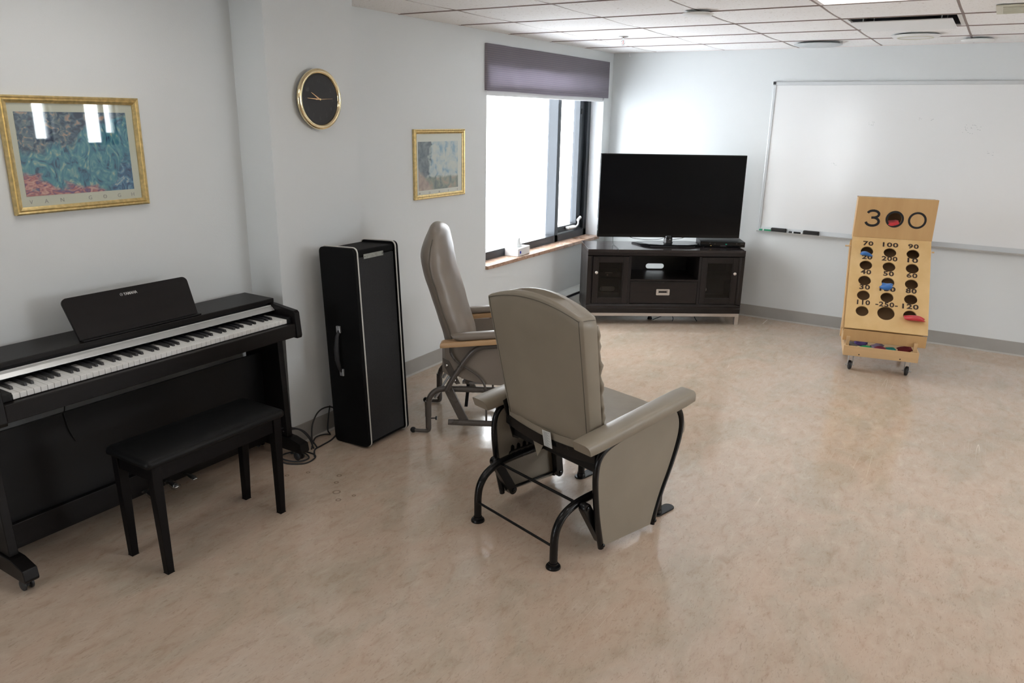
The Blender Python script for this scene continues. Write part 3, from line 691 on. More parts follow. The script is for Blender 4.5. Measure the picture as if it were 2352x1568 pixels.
# music desk, slightly flared, leaning back
def desk():
    p0 = Vector((-2.912, 0, .8275)); p1 = Vector((-2.992, 0, .985)); d = (p1-p0); Ld = d.length; ez = d.normalized(); ey = Vector((0, 1, 0)); n_ = ey.cross(ez)
    pts = [(1.517, 0), (2.045, 0)]
    for c_, a0, a1 in (((2.045+.012-.022, Ld-.022), 0, PI/2), ((1.517-.012+.022, Ld-.022), PI/2, PI)):
        for i in range(7): a = a0+(a1-a0)*i/6; pts.append((c_[0]+.022*math.cos(a), c_[1]+.022*math.sin(a)))
    Md = basis(p0, ey, ez, n_); b = B(); prism(b, pts, 'z', -.006, .006, bev=.0015, seg=1, M=Md); return b, Md, Ld
b, Md, Ld = desk(); dk = obj('music_desk', P(b), M['walnut'], pn)
obj('desk_ledge', P(box(B(), (-2.925, 1.52, .8258), (-2.890, 2.05, .8325), .002)), M['black'], pn)
lg = B(); merge(lg, text_bm('YAMAHA', .0165, .0002, .86, bold=.0004), Md @ Matrix.Translation((1.7835, Ld-.027, .0062)))
annulus(lg, .0052, .0060, .0003, Md @ Matrix.Translation((1.744, Ld-.027, .0061)), 24)
for a in (PI/2, PI/2+2*PI/3, PI/2+4*PI/3):
    for s_ in (0,):
        d_ = Vector((math.cos(a), math.sin(a))); q_ = Vector((-d_.y, d_.x))
        prism(lg, [tuple(d_*.005+q_*.0006), tuple(d_*.005-q_*.0006), tuple(-q_*.0004), tuple(q_*.0004)], 'z', .0061, .0065, M=Md @ Matrix.Translation((1.744, Ld-.027, 0)))
obj('brand_lettering', P(lg), mat('silver_print', (.55, .55, .53), .4), dk)
for a in ((y0+.002, y0+.034), (y1-.034, y1-.002)):
    obj('side_panel', P(prism(B(), [(-3.09, .118), (-2.822, .118), (-2.848, .654), (-3.09, .654)], 'y', *a, bev=.002)), M['walnut'], pn)
    ft = obj('foot', P(prism(B(), [(-3.105, .048), (-2.720, .048), (-2.715, .058), (-2.722, .098), (-2.80, .117), (-3.09, .117), (-3.105, .10)], 'y', a[0]-.010, a[1]+.010, bev=.003)), M['walnut'], pn)
    for x in (-2.765, -3.06):
        cs = B(); yc = (a[0]+a[1])/2
        for s_ in (-1, 1): merge(cs, lathe(B(), [(0, -.006), (.018, -.006), (.0225, -.003), (.0225, .003), (.018, .006), (0, .006)], 20), basis((x, yc+s_*.013, .0232), Vector((1, 0, 0)), Vector((0, 0, 1)), Vector((0, 1, 0))))
        box(cs, (x-.014, yc-.006, .018), (x+.014, yc+.006, .047), .003)
        cy_ = obj('caster', P(cs), M['rubber'], ft, smooth=True, ang=40)
        cb = B(); 
        for s_ in (-1, 1): merge(cb, lathe(B(), [(0, 0), (.006, 0), (.004, .003), (0, .004)], 12), basis((x, yc+s_*.019, .0232), Vector((1, 0, 0)), Vector((0, 0, 1)), Vector((0, s_, 0))))
        obj('caster_bolt', P(cb), M['steel'], cy_) if False else cb.free()
obj('back_panel', P(box(B(), (-2.985, y0+.035, .172), (-2.972, y1-.035, .540))), M['black'], pn)
obj('kick_board', P(box(B(), (-2.975, y0+.035, .068), (-2.950, y1-.035, .1715), .002)), M['walnut'], pn)
obj('rear_rail', P(box(B(), (-3.085, y0+.035, .60), (-3.065, y1-.035, .65))), M['black'], pn)
for i, yp in enumerate((1.715, 1.822, 1.916)):
    b = B(); tube(b, [(-2.949, yp, .094), (-2.915, yp, .091), (-2.885, yp, .083), (-2.868, yp, .076)], [.006, .008, .011, .008], 10, k=3)
    for v_ in b.verts: v_.co.z = .084+(v_.co.z-.084)*.55; v_.co.y = yp+(v_.co.y-yp)*1.35
    pd = obj('pedal', P(b), M['chrome'], pn, smooth=True)
    if i < 2:
        wp = B(); loft(wp, [[(-2.935+.022*q, yp+math.cos(a)*(.018+.005*math.sin(a*3+q)), .084+math.sin(a)*(.016+.006*math.cos(a*2+q*2))) for a in [2*PI*i_/12 for i_ in range(12)]] for q in range(4)])
        obj('plastic_wrap', P(wp), M['wrap'], pd, smooth=True)
# thin cable hanging across the gap below the keys
cb = B(); tube(cb, [(-2.968, 1.44, .545), (-2.95, 1.438, .56), (-2.94, 1.44, .62), (-2.945, 1.445, .660)], .0022, 6, k=4); tube(cb, [(-2.968, 1.44, .545), (-2.966, 1.45, .47), (-2.967, 1.47, .41)], .0018, 6, k=4)
obj('hanging_wire', P(cb), M['black'], pn)

# ---------------------------------------------------------------- bench
bn = thing('piano_bench', 'black piano bench with padded vinyl seat before the piano', 'bench', (-2.545, 1.745, 0))
BX, BY = -2.545, 1.745
def Q(bm): bmesh.ops.translate(bm, verts=bm.verts, vec=(-BX, -BY, 0)); return bm
b = B(); hx, hy = .137, .322
def rr(hx_, hy_, r_, z, n=5):
    out = []
    for cx, cy, a0 in ((hx_-r_, hy_-r_, 0), (-hx_+r_, hy_-r_, PI/2), (-hx_+r_, -hy_+r_, PI), (hx_-r_, -hy_+r_, 3*PI/2)):
        for i in range(n+1): a = a0+PI/2*i/n; out.append((cx+r_*math.cos(a), cy+r_*math.sin(a), z))
    return out
loft(b, [rr(hx-.004, hy-.004, .016, .448), rr(hx, hy, .02, .452), rr(hx, hy, .02, .465), rr(hx-.004, hy-.004, .018, .473), rr(hx-.014, hy-.014, .016, .478), rr(hx-.05, hy-.05, .016, .481), rr(.03, .2, .016, .483)])
obj('seat', b, M['benchvinyl'], bn, smooth=True, ang=60)
for s_ in (-1, 1):
    obj('apron', box(B(), (s_*.110-.009, -.262, .385), (s_*.110+.009, .262, .4475), .001), M['benchwood'], bn)
    obj('apron', box(B(), (-.0985, s_*.285-.009, .385), (.0985, s_*.285+.009, .4475), .001), M['benchwood'], bn)
for sx in (-1, 1):
    for sy in (-1, 1):
        t_ = [(sx*.092, sy*.263), (sx*.127, sy*.302)]; q_ = [(sx*.100, sy*.262), (sx*.128, sy*.290)]
        def sq(c, z): return [(c[0][0], c[0][1], z), (c[1][0], c[0][1], z), (c[1][0], c[1][1], z), (c[0][0], c[1][1], z)]
        b = B(); loft(b, [sq(q_, 0), sq(t_, .38), sq(t_, .447)]); bmesh.ops.bevel(b, geom=list(b.edges), offset=.0015, segments=1, affect='EDGES')
        obj('leg', b, M['benchwood'], bn)

# ---------------------------------------------------------------- speaker cabinet
sp = thing('speaker_cabinet', 'tall black column speaker cabinet with white piping by the pillar', 'speaker', (-2.667, 2.884, .006), rot=(0, math.radians(-2.7), 0))
hx, hy, H_ = .120, .166, 1.05
def rrz(x0, x1, z0, z1, r_, n=5):
    out = []
    for cx, cz, a0 in ((x1-r_, z1-r_, 0), (x0+r_, z1-r_, PI/2), (x0+r_, z0+r_, PI), (x1-r_, z0+r_, 3*PI/2)):
        for i in range(n+1): a = a0+PI/2*i/n; out.append((cx+r_*math.cos(a), cz+r_*math.sin(a)))
    return out
obj('cabinet_body', box(B(), (-hx+.004, -hy+.022, .010), (hx-.022, hy-.022, H_-.014), .006), M['tolex'], sp)
obj('top_cap', box(B(), (hx-.040, -hy+.023, H_-.050), (hx-.012, hy-.023, H_-.0135), .008), M['tolex'], sp)
for s_ in (-1, 1):
    a = (-hy, -hy+.0215) if s_ < 0 else (hy-.0215, hy)
    sd = obj('side_panel', prism(B(), rrz(-hx, hx, 0.0, H_, .026), 'y', *a, bev=.003), M['tolex'], sp)
    yy = -hy+.024 if s_ < 0 else hy-.024
    pts = [(x, yy-s_*(-.003), z) for x, z in rrz(-hx+.001, hx+.001, 0.001, H_+.001, .026)]
    yy2 = -hy+.0235 if s_ < 0 else hy-.0235
    obj('white_piping', tube(B(), [(p_[0], yy2, p_[2]) for p_ in pts], .0038, 8, closed=True), M['piping'], sp, smooth=True)
obj('grille_cloth', box(B(), (hx-.0215, -hy+.028, .020), (hx-.012, hy-.028, H_-.051), .002), M['cloth'], sp)
obj('bottom_rail', box(B(), (hx-.030, -hy+.024, .0105), (hx-.010, hy-.024, .0195)), M['tolex'], sp)
npl = obj('name_plate', box(B(), (hx-.0118, -.088, .988), (hx-.0088, .058, 1.012), .001), M['plate'], sp)
for yy in (-.080, .050): obj('plate_screw', box(B(), (hx-.0087, yy-.002, .998), (hx-.0078, yy+.002, 1.002)), M['black'], npl)
hd = B(); tube(hd, [(-.018, -hy-.004, .625), (-.019, -hy-.022, .595), (-.021, -hy-.032, .53), (-.023, -hy-.030, .47), (-.024, -hy-.018, .425), (-.024, -hy-.004, .400)], [.008, .010, .013, .013, .010, .008], 10, k=0)
hd = obj('handle', hd, M['rubber'], sp, smooth=True)
for z in (.615, .385):
    obj('handle_bracket', box(B(), (-.034, -hy-.012, z-.005), (-.008, -hy+.0005, z+.033), .003), M['steel'], hd)

# ---------------------------------------------------------------- cables on the floor
cb = B(); z = .004
tube(cb, [(-2.86, 2.40, .16), (-2.84, 2.46, .15), (-2.82, 2.53, .11), (-2.80, 2.57, .04), (-2.79, 2.585, .006)], .004, 8, k=6)
tube(cb, [(-2.85, 2.42, .14), (-2.83, 2.50, .13), (-2.81, 2.55, .07), (-2.80, 2.57, .005), (-2.84, 2.60, .01), (-2.875, 2.640, .09), (-2.885, 2.70, .148), (-2.885, 2.78, .150), (-2.885, 2.86, .10)], .004, 8, k=6)
tube(cb, [(-2.885, 2.785, .155), (-2.88, 2.765, .10), (-2.87, 2.745, .03), (-2.865, 2.755, .004)], .0038, 8, k=6)
tube(cb, [(-2.80, 2.555, z), (-2.835, 2.60, .012), (-2.865, 2.65, .020), (-2.870, 2.71, .014), (-2.855, 2.75, z)], .004, 8, k=6)
tube(cb, [(-2.72, 2.50, z), (-2.78, 2.56, z), (-2.79, 2.62, z), (-2.80, 2.70, z), (-2.84, 2.80, z), (-2.86, 2.90, z)], .0042, 8, k=6)
tag(obj('power_cord', cb, M['rubber'], smooth=True), 'tangled black power cords between piano foot and speaker cabinet', 'power cord')
cb = B(); tube(cb, [(-2.84, 2.36, z), (-2.76, 2.37, z), (-2.70, 2.42, z), (-2.705, 2.49, z+.003), (-2.76, 2.52, z), (-2.84, 2.50, z), (-2.87, 2.43, z), (-2.82, 2.38, z+.007), (-2.74, 2.40, z+.006), (-2.72, 2.46, z+.006), (-2.78, 2.49, z+.006), (-2.85, 2.46, z)], .004, 8, k=6)
tag(obj('power_cord', cb, M['rubber'], smooth=True), 'coiled black cord on the floor under the piano foot', 'power cord')

# ================================================================== GLIDER CHAIRS
def cushion(w0, w1, T0, T1, z0, z1, crown, lean, tb, sag=.0, rx=.03, nz=14, na=10, front_puff=.02, bulge=None):
    """upholstered slab standing up: half width w0..w1, thickness T0..T1, back face leaning; returns bmesh
    bulge(h) adds depth (towards the front), tb is y of the back face at z0"""
    def row(h, inset=0.0, sh=0.0):
        w = w0+(w1-w0)*h-inset; T_ = T0+(T1-T0)*h-inset*1.2; pb = (bulge(h) if bulge else 0)
        out = []; r_ = rx; cx = w-r_; yb = inset*.6; yf = T_+pb+inset*.0
        for (sx, sy, a0) in ((1, 1, 0), (-1, 1, PI/2), (-1, -1, PI), (1, -1, 3*PI/2)):
            for i in range(4):
                a = a0+PI/2*i/3; X = sx*cx+r_*math.cos(a); Y = (yf-r_ if sy > 0 else yb+r_*.4)+(r_ if sy > 0 else r_*.4)*math.sin(a)
                out.append([X, Y])
            if sy > 0 and sx > 0:
                for i in range(1, na): X = cx-2*cx*i/na; out.append([X, yf+front_puff*(1-(X/w)**2)])
            if sy < 0 and sx < 0:
                for i in range(1, na): X = -cx+2*cx*i/na; out.append([X, yb])
        L = []
        for X, Y in out:
            z = z0+(z1-z0)*h+sh
            k = 1-(X/max(w, .01))**2
            z += crown*k*h**3 - sag*k*(1-h)**3
            L.append((X, tb+Y-lean*(z-z0)/(z1-z0), z))
        return L
    b = B(); Ls = [row(0, .030, .0), row(0, .012, .004), row(0.012, .002, .004)]
    for i in range(1, nz): Ls.append(row(.012+(.976)*i/nz))
    Ls += [row(.985, .003), row(1, .014), row(1, .034, .004)]
    loft(b, Ls)
    # flatten end caps into quads-friendly ngons is enough for smooth shading
    return b

def block_cushion(hx, y0, y1, z0, z1, r_, crown=.0, front_drop=0, n=40, slope=0):
    """horizontal pad as loft along x"""
    b = B(); Ls = []
    for i in range(n+1):
        u = -1+2*i/n; ins = r_*(1-math.sqrt(max(0, 1-max(0, (abs(u)*hx-(hx-r_))/r_)**2))) if abs(u)*hx > hx-r_ else 0
        cz = crown*(1-u*u); L = []
        m = 6
        Y0, Y1, Z0, Z1 = y0, y1, z0, z1; ky = 1-ins/((y1-y0)/2); kz = max(.2, 1-ins/((z1-z0)/2)); ym, zm = (y0+y1)/2, (z0+z1)/2
        for (cy, cz_, a0) in ((Y1-r_, Z1-r_, 0), (Y0+r_, Z1-r_, PI/2), (Y0+r_, Z0+r_, PI), (Y1-r_, Z0+r_, 3*PI/2)):
            for j in range(m+1):
                a = a0+PI/2*j/m; y = ym+(cy+r_*math.cos(a)-ym)*ky; z = zm+(cz_+r_*math.sin(a)-zm)*kz; f = (y-y0)/(y1-y0)
                if a0 < PI: z += cz*math.sin(PI*min(1, max(0, f)))
                z += slope*(y-y0) - front_drop*max(0, (f-.75)/.25)**2
                L.append((u*hx, y, z))
        Ls.append(L)
    loft(b, Ls); return b
def armpad(cx, w, y0, y1, z0, h_, rise, n=12, sq=0):
    """arm rest pad: rounded section swept along y, rising to the front"""
    b = B(); Ls = []
    for i in range(n+1):
        u = i/n; y = y0+(y1-y0)*u; e = 1-(.07 if sq else .30)*max(0, (abs(u-.5)-.44)/.06)**2; zz = z0+rise*u
        L = []
        for j in range(16):
            a = 2*PI*j/16; c, s_ = math.cos(a), math.sin(a)
            X = math.copysign(abs(c)**(.42 if sq else .6), c)*w/2*e; Z = math.copysign(abs(s_)**(.75 if s_ > 0 else (.35 if sq else .5)), s_)*h_/2*e
            L.append((cx+X, y-(.016*s_ if i == 0 else 0), zz+h_/2+Z))
        Ls.append(L)
    loft(b, Ls); return b

c1 = thing('glider_chair', 'taupe vinyl glider recliner with black tube frame, back to the camera', 'chair', (-1.4395, 2.375, 0), math.atan2(-.2814, .9596))
bk = cushion(.243, .268, .085, .095, .460, 1.000, .052, .112, .176, sag=.015, rx=.024, front_puff=.025)
bko = obj('backrest', bk, M['vinyl'], c1, smooth=True, ang=75)
def backpt(X, h, d=0):
    w = .243+.025*h; k = 1-(X/w)**2; z = .460+.540*h+.052*k*h**3-.015*k*(1-h)**3
    return (X, .176+d-.112*(z-.460)/.540, z)
seam = B()
for s_ in (-1, 1):
    tube(seam, [backpt(s_*(.243+.025*h-.017), h, .0005) for h in [.02+.95*i/16 for i in range(17)]], .0016, 6)
tube(seam, [backpt(-.248+.496*i/20, .972, .0002) for i in range(21)], .0016, 6)
for s_ in (-1, 1):
    a = backpt(s_*.249, .972, .0002); tube(seam, [a, (s_*.262, a[1]+.014, a[2]+.002), (s_*.2675, a[1]+.035, a[2]+.003), (s_*.2675, a[1]+.070, a[2]-.001)], .0014, 6, k=3)
obj('seam_welt', seam, M['seam'], bko, smooth=True)
# wrinkled front edge of the cushion seen on the right
for s_ in (-1, 1):
    pf = []
    for i in range(25):
        h = .02+.90*i/24; p_ = backpt(s_*(.243+.025*h-.014), h, .092+.005*math.sin(i*1.25)+.003*math.sin(i*2.9)); pf.append(p_)
    obj('front_border', tube(B(), pf, [.010+.003*math.sin(i*1.7) for i in range(25)], 8), M['vinyl'], bko, smooth=True)
# lower apron of the back, then the black steel band
ap = B(); Ls = []
for i in range(21):
    u = -1+2*i/20; X = u*.243; zz = .462-.024*(1-u*u); y = .178-.006*(1-u*u)
    Ls.append([(X, y, zz+.02), (X, y+.02, zz+.02), (X, y+.026, zz-.022), (X, y+.006, zz-.024)])
obj('back_apron', loft(B(), Ls), M['vinyl'], c1, smooth=True, ang=50)
bd = B(); Ls = []
for i in range(25):
    u = -1+2*i/24; X = u*.262; zz = .440-.022*(1-u*u)-.006*(u+1)/2; y = .170-.008*(1-u*u)
    Ls.append([(X, y+.010, zz+.010), (X, y+.016, zz+.010), (X, y+.018, zz-.034), (X, y+.012, zz-.034)])
obj('back_support_band', loft(B(), Ls), M['blkmetal'], c1, smooth=True, ang=50)
cl = prism(B(), [(-.015, .460), (.034, .462), (.048, .394), (.001, .394)], 'y', .1600, .1615)
lb = obj('care_label', cl, M['label'], c1); lb.rotation_euler = (0, math.radians(0), 0)
pt = B()
for i in range(16): x_ = -.010+(16-i)*-.0+.011*(1-i/16); box(pt, (x_-.001+.004, .1590, .397+i*.0038), (x_+.036-.006*((i*7) % 3), .1598, .3982+i*.0038))
obj('label_print', pt, mat('label_grey_print', (.33, .33, .33), .7), lb)['kind'] = 'stuff'
obj('fabric_flap', prism(B(), [(-.112, .385), (-.046, .365), (-.077, .305)], 'y', .199, .202), M['vinyl'], c1)
obj('seat_cushion', block_cushion(.280, .215, .778, .375, .482, .045, crown=.018, front_drop=.035), M['vinyl'], c1, smooth=True)
obj('seat_base', box(B(), (-.255, .22, .335), (.255, .70, .374), .006), M['plastic'], c1)
for s_ in (-1, 1):
    obj('armrest', armpad(s_*.298, .096, .062, .712, .484, .056, .064, sq=1), M['vinyl'], c1, smooth=True, ang=50)
    out = [(.213, .045), (.175, .21), (.158, .35), (.160, .42), (.190, .458), (.30, .487), (.42, .503), (.555, .527), (.615, .525), (.650, .495), (.662, .44), (.648, .37), (.61, .27), (.565, .18), (.530, .09), (.512, .030)]
    op = smoothpath([(0, *p) for p in out], 3)
    obj('side_panel', prism(B(), [(p.y, p.z) for p in op], 'x', s_*.292, s_*.306, bev=.001, seg=1), M['vinyl'], c1, smooth=True, ang=30)
    path = [(.200, .040), (.168, .18), (.148, .32), (.148, .40), (.166, .448), (.215, .478), (.32, .500), (.45, .517), (.56, .536), (.622, .538), (.664, .508), (.680, .45), (.668, .375), (.63, .28), (.582, .185), (.546, .10), (.527, .026)]
    fr_ = obj('side_frame_tube', tube(B(), [(s_*.302, *p) for p in path], .0125, 12, k=4), M['blkmetal'], c1, smooth=True, ang=60)
    for (y, z) in ((.20, .055), (.532, .045)):
        obj('frame_bolt', lathe(B(), [(0, 0), (.008, 0), (.008, .004), (.004, .007), (0, .007)], 12, basis((s_*.313, y, z), Vector((0, 1, 0)), Vector((0, 0, 1)), Vector((s_, 0, 0)))), M['blkmetal'], fr_, smooth=True, ang=40)
    # base: rear leg curves forward into the rail, then down to the front foot
    bp = [(0, .012), (0, .06), (.001, .12), (.012, .168), (.042, .208), (.09, .232), (.15, .243), (.25, .247), (.40, .247), (.52, .245), (.60, .225), (.645, .18), (.655, .12), (.656, .06), (.656, .012)]
    bt = obj('base_tube', tube(B(), [(s_*.234, *p) for p in bp], .0165, 14, k=4), M['blkmetal'], c1, smooth=True, ang=60)
    ft = B(); lathe(ft, [(0, 0), (.030, 0), (.0305, .004), (.028, .010), (.019, .013), (.019, .022), (0, .022)], 24, Matrix.Translation((s_*.234, 0, 0)))
    obj('foot_glide', ft, M['blkmetal'], bt, smooth=True, ang=40)
    pts = [(s_*.234+.027*math.cos(a), .648+.027*math.sin(a)) for a in [PI+PI*i/10 for i in range(11)]]+[(s_*.234+.027*math.cos(a), .735+.027*math.sin(a)) for a in [PI*i/10 for i in range(11)]]
    ff = B(); prism(ff, pts, 'z', .0005, .008, bev=.002, seg=1); lathe(ff, [(0, .006), (.021, .006), (.019, .024), (0, .024)], 18, Matrix.Translation((s_*.234, .656, 0)))
    obj('foot_plate', ff, M['blkmetal'], bt, smooth=True, ang=40)
    for (p_, q_) in (((.128, .232), (.228, .062)), ((.505, .232), (.530, .055))):
        lk = B(); a_, b_ = (s_*.254, s_*.287); slab_link(lk, p_, q_, .042, min(a_, b_), max(a_, b_))
        l_ = obj('glide_link', lk, M['blkmetal'], c1, smooth=True, ang=40)
        bb = B()
        for (yy, zz) in (p_, q_):
            for w_, d_ in ((s_*.287, s_), (s_*.254, -s_)): merge(bb, lathe(B(), [(0, 0), (.010, 0), (.010, .003), (.005, .006), (0, .006)], 12), basis((w_, yy, zz), Vector((0, 1, 0)), Vector((0, 0, 1)), Vector((d_, 0, 0))))
        obj('link_bolt', bb, M['blkmetal'], l_, smooth=True, ang=40)
    obj('panel_rod', tube(B(), [(s_*.279, .222, .064), (s_*.279, .54, .056)], .006, 8), M['blkmetal'], c1, smooth=True)
    # ratchet rack inside
    rk = B(); pts = [(.205, .225), (.215, .250)]
    for i in range(5): y = .222+i*.036; pts += [(y, .254), (y+.002, .274), (y+.009, .281), (y+.017, .274), (y+.019, .254)]
    pts += [(.42, .262), (.42, .225)]; prism(rk, pts, 'x', s_*.272-.003, s_*.272+.003)
    obj('recline_rack', rk, M['blkmetal'], c1)
    obj('back_bracket', prism(B(), [(.150, .52), (.192, .53), (.235, .36), (.262, .335), (.245, .315), (.215, .33)], 'x', s_*.252-.003, s_*.252+.003), M['blkmetal'], c1)
for (pp_, r_, nm) in (((-.006, .095), .0055, 'cross_bar'), ((.13, .232), .0065, 'cross_bar'), ((.50, .205), .009, 'cross_bar'), ((.30, .345), .009, 'cross_bar')):
    obj(nm, tube(B(), [(-.234 if pp_[1] < .3 else -.25, *pp_), (.234 if pp_[1] < .3 else .25, *pp_)], r_, 10), M['blkmetal'], c1, smooth=True, ang=60)
obj('mechanism_box', box(B(), (-.11, .34, .285), (.11, .46, .334), .004), M['blkmetal'], c1)

# ---- the second glider, brown frame and maple arms
c2 = thing('glider_chair', 'grey-brown vinyl glider recliner with maple arms, near window wall', 'chair', (-2.5625, 3.2675, 0), math.atan2(-.87017, .49275))
def bl(h): return .035*math.exp(-((h-.80)/.14)**2)+.01*math.sin(h*26)*.25
bk = B(); Ls = []
sil_b = [(.098, .50), (.085, .56), (.062, .64), (.040, .71), (.014, .79), (-.008, .86), (-.024, .92), (-.030, .97), (-.024, 1.01), (-.010, 1.05), (.012, 1.085)]
sil_f = [(.262, .48), (.250, .54), (.232, .60), (.212, .66), (.196, .72), (.180, .78), (.160, .84), (.142, .90), (.132, .95), (.124, 1.0), (.110, 1.058)]
sb = smoothpath([(0, *p) for p in sil_b], 3); sf = smoothpath([(0, *p) for p in sil_f], 3)
N_ = len(sb)
for q in range(N_):
    h = q/(N_-1); a, f = sb[q], sf[q]; w = .236+.014*math.sin(PI*h)-.032*max(0, (h-.72)/.28)**2; L = []
    cy_, cz_ = (a.y+f.y)/2, (a.z+f.z)/2; dy, dz = (f.y-a.y)/2, (f.z-a.z)/2; nu = 22
    us = [(math.sin(PI/2*(-1+2*i/nu)), 1) for i in range(nu)] + [(math.sin(PI/2*(1-2*i/nu)), -1) for i in range(nu)]
    cur = []
    for u_, sd_ in us:
        X = u_*w; K = sd_*(1-abs(u_)**3.2)**.5
        wr = .0016*math.sin(X*40+h*9)*math.sin(h*30+X*12)*min(1, (1-h)*6)
        cur.append((X+wr*2*u_, cy_+dy*K*(1+wr*5), dz*K, cz_+.026*(1-u_*u_)*h**4))
    Ls.append([(p[0], p[1], p[2]+p[3]) for p in cur])
cyy = cy_
for q_ in range(1, 8):
    a_ = PI/2*q_/7; k_ = math.cos(a_); kx_ = 1-(1-k_)*.42
    Ls.append([(p[0]*kx_, cyy+(p[1]-cyy)*k_, p[2]*k_+p[3]+.042*math.sin(a_)) for p in cur])
loft(bk, Ls, close=False); bmesh.ops.remove_doubles(bk, verts=bk.verts, dist=2e-5)
for _ in range(5): bmesh.ops.smooth_vert(bk, verts=[v for v in bk.verts if v.co.z > 1.03], factor=.5, use_axis_x=True, use_axis_y=True, use_axis_z=True)
bko = obj('backrest', bk, M['vinyl2'], c2, smooth=True, ang=80)
seam = B()
for s_ in (-1, 1):
    pts = []
    for q in range(2, N_):
        h = q/(N_-1); a, f = sb[q], sf[q]; w = .236+.014*math.sin(PI*h)-.032*max(0, (h-.72)/.28)**2
        pts.append((s_*(w+.001), a.y+(f.y-a.y)*.40, a.z+(f.z-a.z)*.40))
    obj('seam_welt', tube(B(), pts, .0020, 6), M['seam'], bko, smooth=True)
obj('seat_cushion', block_cushion(.225, .20, .73, .345, .455, .045, crown=.015, front_drop=.03), M['vinyl2'], c2, smooth=True)
for s_ in (-1, 1):
    wd = B(); prism(wd, [(.100, .520), (.100, .543), (.112, .549), (.64, .602), (.665, .596), (.665, .576), (.64, .572)], 'x', min(s_*.252, s_*.322), max(s_*.252, s_*.322), bev=.004)
    obj('maple_arm', wd, M['oak'], c2, smooth=True, ang=40)
    obj('arm_pad', armpad(s_*.287, .066, .170, .600, .5575, .036, .044), M['vinyl2'], c2, smooth=True, ang=70)
    out = [(.118, .525), (.118, .455), (.135, .40), (.165, .36), (.22, .33), (.30, .31), (.40, .300), (.50, .305), (.60, .33), (.64, .38), (.65, .46), (.64, .565)]
    op = smoothpath([(0, *p) for p in out], 3)
    obj('side_panel', prism(B(), [(p.y, p.z) for p in op], 'x', min(s_*.232, s_*.252), max(s_*.232, s_*.252), bev=.0015, seg=1), M['vinyl2'], c2, smooth=True, ang=40)
    obj('inner_panel', prism(B(), [(.10, .36), (.10, .52), (.15, .52), (.15, .33)], 'x', min(s_*.20, s_*.231), max(s_*.20, s_*.231), bev=.004), M['vinyl2'], c2, smooth=True, ang=40)
    big = [(.128, .272), (.155, .325), (.20, .400), (.235, .452), (.272, .496), (.315, .519), (.37, .527), (.48, .535), (.56, .520), (.60, .47), (.605, .38), (.59, .27)]
    bg_ = obj('arm_support_tube', tube(B(), [(s_*.276, *p) for p in big], .0145, 12, k=4), M['brnmetal'], c2, smooth=True, ang=60)
    thin = [(.150, .515), (.152, .478), (.172, .445), (.205, .418), (.245, .392), (.29, .362), (.322, .325), (.338, .280), (.342, .20), (.344, .088)]
    obj('thin_rod', tube(B(), [(s_*.268, *p) for p in thin], .006, 8, k=4), M['brnmetal'], c2, smooth=True, ang=60)
    obj('thin_rod', tube(B(), [(s_*.268, .400, .29), (s_*.268, .400, .088)], .006, 8), M['brnmetal'], c2, smooth=True, ang=60)
    lt_ = obj('lower_tube', tube(B(), [(s_*.268, .135, .084), (s_*.268, .62, .080)], .0165, 12), M['brnmetal'], c2, smooth=True, ang=60)
    bp = [(.020, .030), (.020, .11), (.021, .17), (.032, .215), (.060, .247), (.10, .262), (.16, .264), (.30, .264), (.45, .264), (.56, .258), (.61, .235), (.64, .19), (.645, .12), (.645, .03)]
    bt = obj('base_tube', tube(B(), [(s_*.232, *p) for p in bp], .0160, 12, k=4), M['brnmetal'], c2, smooth=True, ang=60)
    obj('leg_sleeve', tube(B(), [(s_*.232, .020, .10), (s_*.232, .020, .19)], .0180, 12), M['brnmetal'], bt, smooth=True, ang=60)
    ftb = B(); tube(ftb, [(s_*.232, .022, .050), (s_*.232, .020, .018), (s_*.232, -.005, .012), (s_*.232, -.050, .014), (s_*.232, -.062, .020)], [.014, .013, .010, .010, .010], 10, k=3)
    obj('rear_foot', ftb, M['brnmetal'], bt, smooth=True)
    obj('foot_glide', lathe(B(), [(0, -.011), (.010, -.010), (.016, -.004), (.016, .004), (.010, .010), (0, .011)], 16, basis((s_*.232, -.066, .0165), Vector((0, 1, 0)), Vector((0, 0, 1)), Vector((1, 0, 0)))), M['plastic'], bt, smooth=True)
    obj('front_foot', lathe(B(), [(0, 0), (.024, 0), (.024, .006), (.016, .014), (.015, .035), (0, .035)], 16, Matrix.Translation((s_*.232, .645, 0))), M['brnmetal'], bt, smooth=True, ang=40)
    tk = B(); tube(tk, [(s_*.232, .034, .088), (s_*.232, .062, .090)], .0035, 8); tube(tk, [(s_*.232, .060, .090), (s_*.232, .068, .090)], .011, 10)
    obj('thumb_screw', tk, M['blkmetal'], bt, smooth=True, ang=40)
    for (p_, q_) in (((.140, .262), (.222, .088)), ((.545, .262), (.575, .088))):
        l_ = obj('glide_link', slab_link(B(), p_, q_, .048, min(s_*.249, s_*.262), max(s_*.249, s_*.262)), M['brnmetal'], c2, smooth=True, ang=40)
        bb = B()
        for (yy, zz) in (p_, q_): merge(bb, lathe(B(), [(0, 0), (.009, 0), (.009, .003), (.004, .005), (0, .005)], 12), basis((s_*.262, yy, zz), Vector((0, 1, 0)), Vector((0, 0, 1)), Vector((s_, 0, 0))))
        obj('link_bolt', bb, M['brnmetal'], l_)
    hg = B(); prism(hg, [(.105, .45), (.140, .43), (.185, .335), (.20, .305), (.178, .300), (.155, .325), (.118, .395)], 'x', min(s_*.253, s_*.2575), max(s_*.253, s_*.2575))
    hg_ = obj('hinge_plate', hg, M['brnmetal'], c2)
    hb = B()
